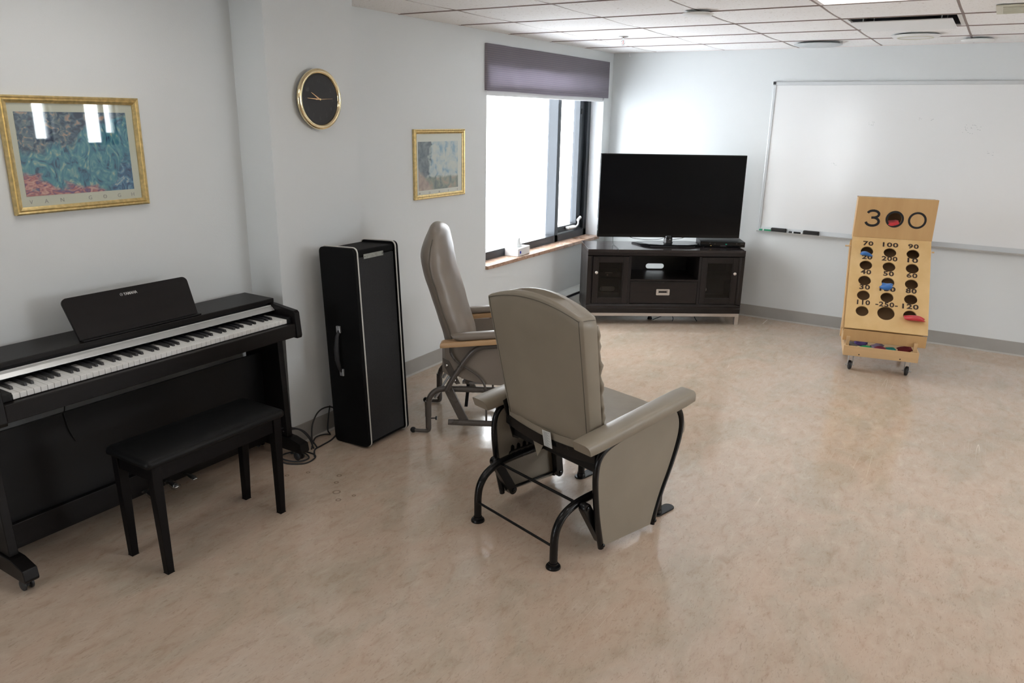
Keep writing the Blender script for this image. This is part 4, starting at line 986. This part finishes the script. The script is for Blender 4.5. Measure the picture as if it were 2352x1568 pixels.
    for (yy, zz) in ((.128, .408), (.170, .325)): lathe(hb, [(0, 0), (.009, 0), (.008, .008), (0, .011)], 12, basis((s_*.2577, yy, zz), Vector((0, 1, 0)), Vector((0, 0, 1)), Vector((s_, 0, 0))))
    obj('chrome_bolt', hb, M['chrome'], hg_, smooth=True)
    gs = B(); tube(gs, [(s_*.17, .05, .185), (s_*.17, .155, .36)], .006, 8); tube(gs, [(s_*.17, .05, .185), (s_*.17, .09, .25)], .009, 8)
    obj('gas_strut', gs, M['steel'], c2, smooth=True, ang=60)
for (y, z, r_) in ((.235, .305, .012), (.56, .24, .010), (.14, .300, .010)):
    obj('cross_bar', tube(B(), [(-.23, y, z), (.23, y, z)], r_, 10), M['brnmetal'], c2, smooth=True, ang=60)
obj('seat_base', box(B(), (-.215, .20, .318), (.215, .68, .3445), .005), M['plastic'], c2)
mb = B(); box(mb, (-.09, .19, .282), (.09, .50, .317), .003); box(mb, (-.16, .20, .268), (-.13, .62, .284), .002); box(mb, (.13, .20, .268), (.16, .62, .284), .002)
obj('mechanism_box', mb, M['steel'], c2)
obj('hanging_strap', prism(B(), [(.215, .285), (.232, .285), (.224, .17), (.214, .07), (.196, .07), (.206, .17)], 'x', -.03, -.001), M['plastic'], c2)

# ================================================================== TV STAND
ts_a = math.atan2(.745, 1.103)
ts = thing('tv_stand', 'dark brown wooden television stand set across the corner', 'tv stand', (-2.758, 5.655, 0), ts_a)
WD, DP, HT, ZB = 1.331, .440, .645, .100
EW, EV = M['espresso'], M['espresso_v']
cb = B(); box(cb, (.0, .0, HT-.024), (WD, DP, HT), .002); obj('top_board', cb, [M['tvtop']], ts)
obj('top_rail', prism(B(), [(.001, HT-.0245), (.001, HT-.050), (.014, HT-.058), (.030, HT-.058), (.030, HT-.0245)], 'x', .001, WD-.001), EW, ts)
obj('bottom_rail', prism(B(), [(.001, ZB), (.001, ZB+.040), (.006, ZB+.046), (.003, ZB+.060), (.014, ZB+.078), (.030, ZB+.078), (.030, ZB)], 'x', .001, WD-.001), EW, ts)
obj('floor_board', box(B(), (.001, .0305, ZB), (WD-.001, DP-.001, ZB+.078)), EW, ts)
for (a, c_) in ((.001, .046), (WD-.046, WD-.001)):
    pr_ = [(a, .0), (c_, .0), (c_, .03), (a, .03)]
    st = B(); s0 = a == .001
    if s0: prism(st, [(.001, .001), (.028, .001), (.046, .016), (.046, .030), (.001, .030)], 'z', ZB+.0785, HT-.0585)
    else: prism(st, [(WD-.001, .001), (WD-.028, .001), (WD-.046, .016), (WD-.046, .030), (WD-.001, .030)], 'z', ZB+.0785, HT-.0585)
    obj('front_stile', st, EV, ts)
    obj('side_board', box(B(), (.001, .0305, ZB+.0785), (.020, DP-.001, HT-.0245)) if s0 else box(B(), (WD-.020, .0305, ZB+.0785), (WD-.001, DP-.001, HT-.0245)), EV, ts)
D1, D2 = .362, .958
for x in (D1, D2): obj('divider', box(B(), (x-.010, .012, ZB+.0785), (x+.010, DP-.012, HT-.0585)), EV, ts)
obj('shelf', box(B(), (D1+.0105, .010, .376), (D2-.0105, DP-.012, .392), .001), EW, ts)
for (a, c_) in ((.0205, D1-.0105), (D2+.0105, WD-.0205)): obj('shelf', box(B(), (a, .05, .375), (c_, DP-.012, .390)), EW, ts)
# back board with cable slots
def slot(cx, cz, w_, h_):
    r_ = h_/2; return [(cx+w_/2-r_+r_*math.cos(a), cz+r_*math.sin(a)) for a in [-PI/2+PI*i/8 for i in range(9)]]+[(cx-w_/2+r_+r_*math.cos(a), cz+r_*math.sin(a)) for a in [PI/2+PI*i/8 for i in range(9)]]
bb = B(); holed_panel(bb, [(.0205, ZB+.08), (WD-.0205, ZB+.08), (WD-.0205, HT-.026), (.0205, HT-.026)], [slot(.668, .426, .165, .047), slot(.250, .214, .14, .044), slot(1.09, .214, .14, .044)], .008,
      basis((0, DP-.001, 0), Vector((1, 0, 0)), Vector((0, 0, 1)), Vector((0, -1, 0))))
obj('back_board', bb, EV, ts)
def door(x0, x1, kx):
    z0, z1 = ZB+.082, HT-.062
    dr = B(); w_ = .046; yb_ = .030
    box(dr, (x0, .010, z0), (x0+w_, yb_, z1), .002); box(dr, (x1-w_, .010, z0), (x1, yb_, z1), .002)
    box(dr, (x0+w_, .0105, z0), (x1-w_, yb_, z0+w_), .002); box(dr, (x0+w_, .0105, z1-w_), (x1-w_, yb_, z1), .002)
    d_ = obj('door', dr, EV, ts)
    bead = B(); 
    for (lo, hi) in (((x0+w_, z0+w_), (x0+w_+.006, z1-w_)), ((x1-w_-.006, z0+w_), (x1-w_, z1-w_)), ((x0+w_, z0+w_), (x1-w_, z0+w_+.006)), ((x0+w_, z1-w_-.006), (x1-w_, z1-w_))):
        box(bead, (lo[0], .014, lo[1]), (hi[0], .022, hi[1]), .001)
    obj('door_bead', bead, EW, d_)
    obj('door_glass', box(B(), (x0+w_, .020, z0+w_), (x1-w_, .023, z1-w_)), M['smokeglass'], d_)
    obj('knob', lathe(B(), [(0, 0), (.007, 0), (.006, .008), (.013, .014), (.014, .019), (.009, .024), (0, .025)], 20, basis((kx, .0105, .449), Vector((1, 0, 0)), Vector((0, 0, 1)), Vector((0, -1, 0)))), M['nickel'], d_, smooth=True, ang=60)
door(.048, D1-.0115, .078); door(D2+.0115, WD-.048, WD-.078)
dw = obj('drawer', box(B(), (D1+.012, .012, ZB+.084), (D2-.012, .034, .373), .002), EW, ts)
obj('drawer_box', box(B(), (D1+.014, .0345, ZB+.088), (D2-.014, DP-.03, .36)), EW, dw)
pl_ = B(); holed_panel(pl_, [(.602+.005*0, .256), (.708, .256), (.712, .260), (.712, .304), (.708, .308), (.602, .308), (.598, .304), (.598, .260)], [[(.612, .276), (.696, .276), (.696, .298), (.612, .298)]], .004, basis((0, .0115, 0), Vector((1, 0, 0)), Vector((0, 0, 1)), Vector((0, -1, 0))))
pt_ = obj('pull_plate', pl_, M['nickel'], dw)
bp_ = B(); box(bp_, (.616, .0065, .2925), (.692, .0095, .2955)); box(bp_, (.612, .0085, .278), (.618, .0115, .296)); box(bp_, (.688, .0065, .280), (.693, .0095, .2955))
obj('pull_ring', bp_, M['nickel'], pt_)
# nickel base frame
obj('base_rail', box(B(), (.004, .006, .072), (WD-.004, .032, .0995), .002), M['nickel'], ts)
obj('base_rail', box(B(), (.004, DP-.036, .072), (WD-.004, DP-.010, .0995), .002), M['nickel'], ts)
for x in (.004, WD-.032): obj('base_rail', box(B(), (x, .0325, .072), (x+.028, DP-.0365, .0995), .002), M['nickel'], ts)
for x in (.004, WD-.038):
    for y in (.006, DP-.040): obj('leg', box(B(), (x, y, .001), (x+.034, y+.032, .0717), .002), M['nickel'], ts)
cf = B(); lathe(cf, [(0, .0005), (.020, .0005), (.022, .006), (.016, .016), (.014, .030), (.020, .034), (.012, .044), (.006, .048), (.006, .0715), (0, .0715)], 18, Matrix.Translation((.60, .19, 0)))
box(cf, (.585, .035, .0718), (.615, DP-.037, .0715+.01)); obj('centre_foot', cf, M['plastic'], ts, smooth=True, ang=40)

# television
tv = thing('television', 'large black flat television on the corner stand', 'television', (-2.758, 5.655, HT+.0005), ts_a)
tz0, tz1, tx0, tx1, ty = .0655, .764, .108, 1.346, .262
obj('bezel', box(B(), (tx0, ty-.012, tz0), (tx1, ty+.030, tz1), .004), M['gloss'], tv)
obj('rear_shell', prism(B(), [(ty+.0305, tz0+.06), (ty+.075, tz0+.12), (ty+.075, tz1-.22), (ty+.0305, tz1-.12)], 'x', tx0+.14, tx1-.14, bev=.004), M['plastic'], tv)
obj('screen', box(B(), (tx0+.012, ty-.0132, tz0+.026), (tx1-.012, ty-.0122, tz1-.012)), M['screen'], tv)
obj('brand_mark', lathe(B(), [(0, 0), (.007, 0), (.007, .001), (0, .001)], 16, basis((.728, ty-.0123, tz0+.012), Vector((1, 0, 0)), Vector((0, 0, 1)), Vector((0, -1, 0)))), mat('dim_red_logo', (.20, .10, .10), .4), tv)
st = B(); xc = .730
base = [(-.165, .115), (.180, .115), (.245, .150), (.335, .300), (.345, .330), (.22, .395), (-.20, .395), (-.305, .330), (-.295, .300), (-.225, .150)]
loft(st, [[(xc+x, y, .0) for x, y in base], [(xc+x*1.01, y, .006) for x, y in base], [(xc+x*.98, .25+(y-.25)*.97, .012) for x, y in base], [(xc+x*.86, .25+(y-.25)*.84, .020) for x, y in base], [(xc+x*.8, .25+(y-.25)*.80, .020) for x, y in base]])
obj('stand_base', st, M['gloss'], tv, smooth=True, ang=25)
obj('stand_neck', lathe(B(), [(.044, .0195), (.038, .026), (.036, .066), (.036, .085)], 24, Matrix.Translation((xc, ty+.008, 0))), M['gloss'], tv, smooth=True)
cb = B()
for pts in (([(.38, .32, .065), (.45, .30, .046), (.58, .29, .040), (.68, .29, .050), (.70, .285, .085)]), ([(.90, .30, .070), (.84, .29, .052), (.77, .29, .044), (.75, .28, .060)])): tube(cb, pts, .0022, 6, k=5)
obj('rear_cable', cb, M['plastic'], tv)
cw = B(); tube(cw, [(.245, .268, .10), (.248, .262, .02), (.250, .24, .003), (.252, .12, .0028), (.2525, .004, .0028), (.2525, -.004, -.004), (.2525, -.0035, -.020)], .002, 6, k=4)
tag(obj('thin_cord', cw, M['plastic'], None), 'thin black cord hanging from television over the stand top', 'cord'); bpy.data.objects['thin_cord'].location = (-2.758, 5.655, HT+.001); bpy.data.objects['thin_cord'].rotation_euler = (0, 0, ts_a)
# receiver
rc = thing('disc_player', 'black disc player on right end of the stand', 'disc player', (-2.758, 5.655, HT+.0005), ts_a+0)
Mr = Matrix.Translation((.985, .165, 0)) @ Matrix.Rotation(math.radians(-6), 4, 'Z')
rcb = B(); box(rcb, (0, 0, .006), (.375, .060, .048), .002); box(rcb, (.004, .0605, .006), (.371, .085, .048), .002)
rcb.free(); rcb = B(); box(rcb, (0, 0, .006), (.378, .225, .050), .003, M=Mr)
obj('player_case', rcb, M['plastic'], rc)
fp = B(); box(fp, (.002, -.003, .008), (.376, -.0002, .046), .001, M=Mr); obj('front_panel', fp, M['gloss'], rc)
bt_ = B(); box(bt_, (.17, -.0045, .020), (.225, -.0032, .024), M=Mr); obj('disc_tray_line', bt_, M['rubber'], rc)
for (x, z, c_) in ((.218, .031, (.0, .45, .28)), (.09, .016, (.45, .30, .10))):
    bb = B(); box(bb, (x-.006, -.0042, z-.002), (x+.006, -.0031, z+.002), M=Mr); obj('indicator_light', bb, mat('indicator_%d' % int(x*1000), c_, .5, emit=.35), rc)
dt = B()
for (x, z, w_) in ((.075, .036, .012), (.30, .036, .012), (.335, .036, .03), (.17, .014, .05), (.12, .03, .006)): box(dt, (x, -.0042, z), (x+w_, -.0031, z+.0016), M=Mr)
obj('panel_print', dt, mat('grey_print', (.20, .20, .20), .5), rc)['kind'] = 'stuff'
for (x, y) in ((.03, .03), (.34, .03), (.03, .195), (.34, .195)):
    lb = B(); lathe(lb, [(0, 0), (.012, 0), (.012, .0058), (0, .0058)], 12, Mr @ Matrix.Translation((x, y, 0))); obj('foot', lb, M['rubber'], rc)
# device behind the left glass door
dv = thing('cable_box', 'small dark cable box behind the left glass door', 'cable box', (-2.758, 5.655, .3905), ts_a)
obj('box_case', box(B(), (.09, .12, .0), (.30, .30, .040), .003), M['plastic'], dv)
obj('box_trim', box(B(), (.17, .1175, .030), (.235, .1195, .036)), M['nickel'], dv)
obj('box_button', lathe(B(), [(0, 0), (.007, 0), (.007, .002), (0, .002)], 12, basis((.192, .1195, .014), Vector((1, 0, 0)), Vector((0, 0, 1)), Vector((0, -1, 0)))), M['nickel'], dv)
# cords below the stand
for pts, lb_ in zip(([(-2.33, 6.12, .004), (-2.27, 6.22, .03), (-2.22, 6.25, .05), (-2.18, 6.22, .02), (-2.17, 6.18, .004)], [(-2.05, 6.40, .12), (-2.04, 6.36, .06), (-2.02, 6.32, .03), (-1.99, 6.30, .004)]), ('arched thin black cord under the middle of the tv stand', 'thin black cord hanging under the right half of tv stand')):
    tag(obj('power_cord', tube(B(), pts, .0035, 6, k=5), M['plastic'], smooth=True), lb_, 'power cord')

# ================================================================== BEAN BAG GAME
ga = math.radians(10.79)
gm = thing('bean_bag_game', 'birch plywood bean bag toss game on castors by the whiteboard', 'toss game', (-.46, 5.65, 0), ga)
Ya, Za, Yb_, Zb_ = .045, .305, .600, .872
th = math.atan2(Zb_-Za, Yb_-Ya); BL = math.hypot(Yb_-Ya, Zb_-Za)
ey = Vector((0, math.cos(th), math.sin(th))); ez = Vector((0, -math.sin(th), math.cos(th)))
MB = basis((0, Ya, Za), Vector((1, 0, 0)), ey, ez)          # board plane: x across, y up the slope, z out
cols = (-.149, .005, .157); rows = (.147, .280, .408, .543, .669)
holes = []
for ri, r_ in enumerate(rows):
    for ci, c_ in enumerate(cols): holes.append((c_, r_, .056 if (ri == 0 and ci == 1) else .0425))
BX0, BX1 = -.257, .273
bdm = B(); holed_panel(bdm, [(BX0, 0), (BX1, 0), (BX1, BL), (BX0, BL)], holes, .012, MB @ Matrix.Translation((0, 0, -.012)))
brd = obj('target_board', bdm, M['ply'], gm)
labels = {(4, 0): '70', (4, 1): '100', (4, 2): '90', (3, 0): '20', (3, 1): '200', (3, 2): '10', (2, 0): '40', (2, 1): '50', (2, 2): '60', (1, 0): '30', (1, 1): '150', (1, 2): '80', (0, 0): '110', (0, 1): '-250-', (0, 2): '120'}
trow = (.219, .350, .482, .614, .738)
for (ri, ci), s_ in labels.items():
    t_ = text_bm(s_, .06, .0004, 1, space=1.12, bold=.0019)
    xs_ = [v.co.x for v in t_.verts]; ys_ = [v.co.y for v in t_.verts]; wd_ = {2: .070, 3: .104, 5: .144}[len(s_)]
    if s_ == '110': wd_ = .086
    kx, ky = wd_/(max(xs_)-min(xs_)), .041/(max(ys_)-min(ys_))
    for v in t_.verts: v.co.x *= kx; v.co.y *= ky
    nb = B(); merge(nb, t_, MB @ Matrix.Translation((cols[ci]+(.004 if ci == 0 else 0), trow[ri], .0006))); obj('score_number', nb, M['numink'], brd)
# upright header with 300
MH = basis((0, Yb_-.001, Zb_), Vector((1, 0, 0)), Vector((0, 0, 1)), Vector((0, -1, 0)))
HH = .296
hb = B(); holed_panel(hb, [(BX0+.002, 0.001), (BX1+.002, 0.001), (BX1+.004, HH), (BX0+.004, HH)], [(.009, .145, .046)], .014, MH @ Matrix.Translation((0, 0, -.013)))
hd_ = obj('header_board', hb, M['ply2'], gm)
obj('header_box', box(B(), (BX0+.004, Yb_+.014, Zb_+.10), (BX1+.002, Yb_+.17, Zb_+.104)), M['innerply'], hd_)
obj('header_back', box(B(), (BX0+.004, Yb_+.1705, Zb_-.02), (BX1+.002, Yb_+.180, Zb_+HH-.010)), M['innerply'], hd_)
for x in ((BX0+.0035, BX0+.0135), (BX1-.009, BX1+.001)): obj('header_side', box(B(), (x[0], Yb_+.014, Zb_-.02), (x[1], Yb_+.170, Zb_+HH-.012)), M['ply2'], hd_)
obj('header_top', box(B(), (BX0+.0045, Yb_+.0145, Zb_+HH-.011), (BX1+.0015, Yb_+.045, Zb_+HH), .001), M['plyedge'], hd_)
for cx_, cz_ in ((.009, .145), (.158, .145)):
    rb = B(); annulus(rb, .0462, .0610, .001, MH @ Matrix.Translation((cx_, cz_, .001))); obj('score_numeral', rb, M['ink'], hd_)
# the 3, drawn as a stroke
def three():
    pts = []
    for i in range(13): a = math.radians(165-i*(165+70)/12); pts.append((.032*math.cos(a)-.002, .028+.0275*math.sin(a)+.002))
    pts.append((-.004, .002)); 
    lo = []
    for i in range(14): a = math.radians(80-i*(80+172)/13); lo.append((.036*math.cos(a)-.002, -.030+.0325*math.sin(a)+.001))
    return pts, lo
def stroke(bm, pts, w_, Mx, h_=.001):
    pts = [(p[0]*1.22, p[1]*.93) for p in pts]
    n = len(pts); L_, R_2 = [], []
    for i, p in enumerate(pts):
        a = Vector(pts[max(i-1, 0)]); c = Vector(pts[min(i+1, n-1)]); d = (c-a).normalized(); q = Vector((-d.y, d.x))*w_/2
        L_.append(Vector(p)+q); R_2.append(Vector(p)-q)
    t = bmesh.new()
    A = [[t.verts.new((v.x, v.y, z)) for v in S_] for z in (0, h_) for S_ in (L_, R_2)]
    for i in range(n-1):
        for a, c in ((A[2], A[3]), (A[0], A[1]), (A[0], A[2]), (A[1], A[3])): t.faces.new((a[i], a[i+1], c[i+1], c[i]))
    for i in (0, -1): t.faces.new((A[0][i], A[1][i], A[3][i], A[2][i]))
    bmesh.ops.recalc_face_normals(t, faces=t.faces); merge(bm, t, Mx)
tb = B(); up, lo = three(); M3 = MH @ Matrix.Translation((-.136, .146, .001))
stroke(tb, up[:-1]+[(-.010, .0015)], 0.0175, M3); stroke(tb, [(-.010, .0015)]+lo, 0.0175, M3 @ Matrix.Translation((0, 0, .0001)))
obj('score_numeral', tb, M['ink'], hd_)
# box below the board
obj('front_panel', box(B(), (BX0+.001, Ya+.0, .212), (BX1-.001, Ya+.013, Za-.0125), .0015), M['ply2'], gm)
for x in ((BX0-.012, BX0-.0005), (BX1-.014, BX1-.002)):
    in_ = 0 if x[0] < 0 else 0
    top = -.014 if x[0] < 0 else -.0125
    def bp2(y, d): v = Vector((0, Ya, Za))+ey*y+ez*d; return (v.y, v.z)
    pts = [bp2(.0, top), bp2(BL-.02, top), bp2(BL-.02, -.085), bp2(.06, -.085)] if x[0] < 0 else [bp2(.02, top), bp2(BL-.02, top), bp2(BL-.02, -.085), bp2(.05, -.085)]
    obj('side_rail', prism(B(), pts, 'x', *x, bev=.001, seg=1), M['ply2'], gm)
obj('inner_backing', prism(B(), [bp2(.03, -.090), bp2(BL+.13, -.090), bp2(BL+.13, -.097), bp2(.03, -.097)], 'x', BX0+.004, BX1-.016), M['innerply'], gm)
for x in (BX0+.004, BX1-.034):
    obj('rear_support', prism(B(), [(.455, .130), (.495, .130), (.640, .84), (.600, .84)], 'x', x, x+.018, bev=.001, seg=1), M['pine'], gm)
for (x, z) in ((BX0-.045, .812), (BX1+.001, .806)): obj('peg', cyl(B(), (x, .512, z), (x+.040 if x < 0 else x+.016, .512, z), .006, 12), M['pine'], gm, smooth=True, ang=50)
# storage tray
TX0, TX1, TY0, TY1, TZ0, TZ1 = -.244, .232, -.022, .52, .120, .190
tr = obj('storage_tray', box(B(), (TX0+.001, TY0+.012, TZ0), (TX1-.001, TY1-.012, TZ0+.009)), M['pine'], gm)
obj('tray_side', box(B(), (TX0, TY0, TZ0), (TX1, TY0+.0115, TZ1), .001), M['pine'], tr); obj('tray_side', box(B(), (TX0, TY1-.0115, TZ0), (TX1, TY1, TZ1), .001), M['pine'], tr)
obj('tray_side', box(B(), (TX0, TY0+.0125, TZ0+.0), (TX0+.0115, TY1-.0125, TZ1), .001), M['pine'], tr); obj('tray_side', box(B(), (TX1-.0115, TY0+.0125, TZ0), (TX1, TY1-.0125, TZ1), .001), M['pine'], tr)
for x in (-.140, .120): obj('screw_head', lathe(B(), [(0, 0), (.005, 0), (.004, .001), (0, .001)], 10, basis((x, TY0, TZ0+.014), Vector((1, 0, 0)), Vector((0, 0, 1)), Vector((0, -1, 0)))), M['numink'], tr)
for x in (TX0+.012, TX1-.035): obj('corner_block', box(B(), (x, .02, .1295), (x+.022, .042, .245)), M['pine'], gm)
for (x, y, a) in ((-.183, .035, .15), (.178, .045, -.30), (-.183, .455, .4), (.178, .455, -.2)):
    cs = B(); Mw = Matrix.Translation((x, y, 0)) @ Matrix.Rotation(a, 4, 'Z')
    wl = B(); lathe(wl, [(0, -.011), (.022, -.011), (.030, -.009), (.033, -.004), (.033, .004), (.030, .009), (.022, .011), (0, .011)], 28, Mw @ basis((0, .015, .0335), Vector((0, 1, 0)), Vector((0, 0, 1)), Vector((1, 0, 0))))
    fk = B(); box(fk, (-.025, -.030, .1155), (.025, .030, .1195), M=Mw); box(fk, (-.020, -.02, .108), (.020, .022, .1155), .002, M=Mw)
    for sx in (-1, 1):
        t_ = B(); prism(t_, [(-.018, .110), (.020, .110), (.022, .026), (.010, .024)], 'x', min(sx*.0145, sx*.017), max(sx*.0145, sx*.017)); merge(fk, t_, Mw)
    t_ = B(); cyl(t_, (-.030, .015, .0335), (.030, .015, .0335), .004, 10); merge(fk, t_, Mw)
    cs_ = obj('caster', fk, M['steel'], gm); obj('caster_wheel', wl, M['rubber'], cs_, smooth=True, ang=40)
# bean bags
def bag(name, label, m, loc, rx, ry, rz, sx=.05, sy=.045, sz=.016, parent=None, seed=1, grp='bean bags'):
    rnd = random.Random(seed); b = B(); n = 16; V = []
    def f(u, v): return (1-abs(u)**2.4)**.55*(1-abs(v)**2.4)**.55
    ph = [rnd.uniform(0, 6) for _ in range(4)]
    for side in (1, -1):
        G_ = []
        for i in range(n+1):
            r_ = []
            for j in range(n+1):
                u, v = -1+2*i/n, -1+2*j/n; k = f(u, v)
                z = side*sz*k*(1+.22*math.sin(3*u+ph[0])*math.cos(2.5*v+ph[1]))+.006*math.sin(2.2*u+ph[2])+.005*math.sin(2.6*v+ph[3])
                pin = 1-.10*(1-abs(u*v))
                r_.append(b.verts.new((u*sx*(1-.10*(1-v*v)), v*sy*(1-.10*(1-u*u))*(1-.45*abs(u)**3), z*(1-.3*abs(u)**4))))
            G_.append(r_)
        for i in range(n):
            for j in range(n): b.faces.new((G_[i][j], G_[i+1][j], G_[i+1][j+1], G_[i][j+1]))
    bmesh.ops.remove_doubles(b, verts=b.verts, dist=1e-5)
    o = obj(name, b, m, None, smooth=True); tag(o, label, 'bean bag', grp)
    Mx = Matrix.Translation((-.46, 5.65, 0)) @ Matrix.Rotation(ga, 4, 'Z') @ Matrix.Translation(loc) @ Euler((rx, ry, rz)).to_matrix().to_4x4()
    o.matrix_world = Mx; return o
def onb(x, y, d): v = Vector((0, Ya, Za))+ey*y+ez*d; return (x, v.y, v.z)
tx = th
bag('bean_bag', 'blue bean bag in the topmost left hole of the board', M['bluebag'], onb(cols[0]-.004, rows[4]-.026, -.006), .16, .05, .1, .046, .042, .017, seed=3)
bag('bean_bag', 'blue bean bag in the middle hole of third row', M['bluebag'], onb(cols[1]-.010, rows[2]-.032, -.004), .16, -.10, -.1, .046, .042, .021, seed=5)
bag('bean_bag', 'bright red bean bag lying at the lowest right hole', M['redbag'], onb(.183, .112, .018), th-.45, .12, .10, .070, .034, .014, seed=8)
bag('bean_bag', 'dark red bean bag inside the round zero of the header', M['redbag'], (.005, Yb_+.030, Zb_+.118), .35, .0, .05, .042, .050, .014, seed=11)
for i, (cn, x, y, rz, lx) in enumerate((('grey', -.185, .13, .3, .04), ('purple', -.125, .16, -.2, .05), ('green', -.090, .075, .2, .048), ('lilac', -.020, .14, .5, .045), ('maroon', -.004, .07, -.3, .045), ('teal', .050, .10, .15, .05), ('navy', .118, .055, -.2, .045), ('dark red', .155, .12, .2, .05))):
    z_ = .152+.004*(i % 3)
    bag('bean_bag', '%s bean bag heaped in the tray under the target board' % cn, M['bag_'+cn], (x, y, z_+(.016 if y > .11 else 0)), .25*math.sin(i*2), .2*math.cos(i*3), rz, lx, .042, .015, seed=20+i, grp='bean bags')

# ================================================================== CEILING FITTINGS
def onceil(name, label, cat, x, y, group=None): return thing(name, label, cat, (x, y, ZC-.0085), 0, group)
Mdn = Matrix.Rotation(PI, 4, 'X')
def tcen(i, j): return GX0+(i+.5)*G, GY0+(j+.5)*G
cx, cy = tcen(0, 1)
t = thing('air_diffuser', 'square white air diffuser panel with dark slot in ceiling', 'air vent', (cx, cy, ZC))
fr = B(); h = G/2-.007; w_ = .022
for (lo, hi) in (((-h, -h), (h, -h+w_)), ((-h, h-w_), (h, h)), ((-h, -h+w_), (-h+w_, h-w_)), ((h-w_, -h+w_), (h, h-w_))): box(fr, (*lo, -.003), (*hi, .006))
obj('diffuser_frame', fr, M['tilewhite'], t)
dk_ = B(); hh = h-w_; v_ = []
loft(dk_, [[(-hh, -hh, .006), (hh, -hh, .006), (hh, hh, .006), (-hh, hh, .006)], [(-hh+.05, -hh+.05, .09), (hh-.05, -hh+.05, .09), (hh-.05, hh-.05, .09), (-hh+.05, hh-.05, .09)]], close=False)
box(dk_, (-hh+.05, -hh+.05, .088), (hh-.05, hh-.05, .0895)); obj('diffuser_cavity', dk_, M['dark'], t)
obj('plaque', box(B(), (-hh+.018, -hh+.018, -.022), (hh-.018, hh-.018, -.016), .003), M['tilewhite'], t)
for sx in (-1, 1):
    for sy in (-1, 1): obj('hanger', box(B(), (sx*.2-.003, sy*.2-.003, -.0158), (sx*.2+.003, sy*.2+.003, .0875)), M['steel'], t)
def roundthing(name, label, cat, x, y, r_, hgt, zoff=-.0125, m='tilewhite', ring=None, group=None):
    t = thing(name, label, cat, (x, y, ZC+zoff), 0, group)
    obj('housing', lathe(B(), [(0, 0), (r_*.72, 0), (r_*.80, 0), (r_, -hgt*.35), (r_, -hgt*.5), (r_*.86, -hgt), (r_*.6, -hgt*1.05), (0, -hgt*1.08)], 36), M[m], t, smooth=True, ang=35)
    if ring: obj('ring', lathe(B(), [(r_*ring-.006, -hgt*1.0), (r_*ring-.004, -hgt*1.25), (r_*ring+.004, -hgt*1.25), (r_*ring+.006, -hgt*1.0)], 36, caps=False), M['beige'], t, smooth=True)
    return t
roundthing('ceiling_speaker', 'wide round white ceiling speaker behind the air diffuser', 'ceiling speaker', -.585, 5.93, .150, .016, ring=.70)
roundthing('smoke_detector', 'flat white round detector plate left of the lit panel', 'smoke detector', -1.505, 4.30, .085, .016)
roundthing('smoke_detector', 'flat white round detector plate at the far right ceiling', 'smoke detector', -.245, 6.35, .098, .016)
roundthing('ceiling_dome', 'low grey-white dome fitting in the farthest ceiling row', 'ceiling light', -1.27, 6.33, .17, .018, m='alu')
t = thing('fire_sprinkler', 'small pendent fire sprinkler near the window wall', 'sprinkler', (-2.40, 5.33, ZC-.0125))
obj('escutcheon', lathe(B(), [(0, 0), (.030, 0), (.036, -.003), (.034, -.006), (.014, -.010), (0, -.010)], 28), M['chrome'], t, smooth=True)
sb_ = B(); cyl(sb_, (0, 0, -.010), (0, 0, -.026), .008, 10)
for s_ in (-1, 1): tube(sb_, [(s_*.006, 0, -.024), (s_*.013, 0, -.034), (s_*.011, 0, -.046), (0, 0, -.056)], .0022, 6, k=3)
lathe(sb_, [(0, -.056), (.013, -.057), (.013, -.0585), (0, -.060)], 14); obj('sprinkler_head', sb_, M['chrome'], t, smooth=True, ang=40)
obj('glass_bulb', cyl(B(), (0, 0, -.0265), (0, 0, -.050), .0022, 8), M['redbag'], t)
t = thing('ceiling_grille', 'beige slotted ceiling grille cut by the top right corner', 'air vent', (.145, 4.76, ZC-.012))
obj('grille_frame', box(B(), (-.27, -.16, -.007), (.27, .17, 0), .002), M['beige'], t)
for i in range(9): obj('grille_slat', box(B(), (-.24, -.125+i*.030, -.011), (.24, -.113+i*.030, -.0072), .001), M['beige'], t)
t = thing('ceiling_hook', 'tiny white hook on ceiling above the window corner', 'hook', (-2.93, 6.66, ZC-.0085))
obj('hook_pin', tube(B(), [(0, 0, 0), (0, 0, -.02), (.004, 0, -.035), (.008, 0, -.028)], .003, 6, k=3), M['white'], t)
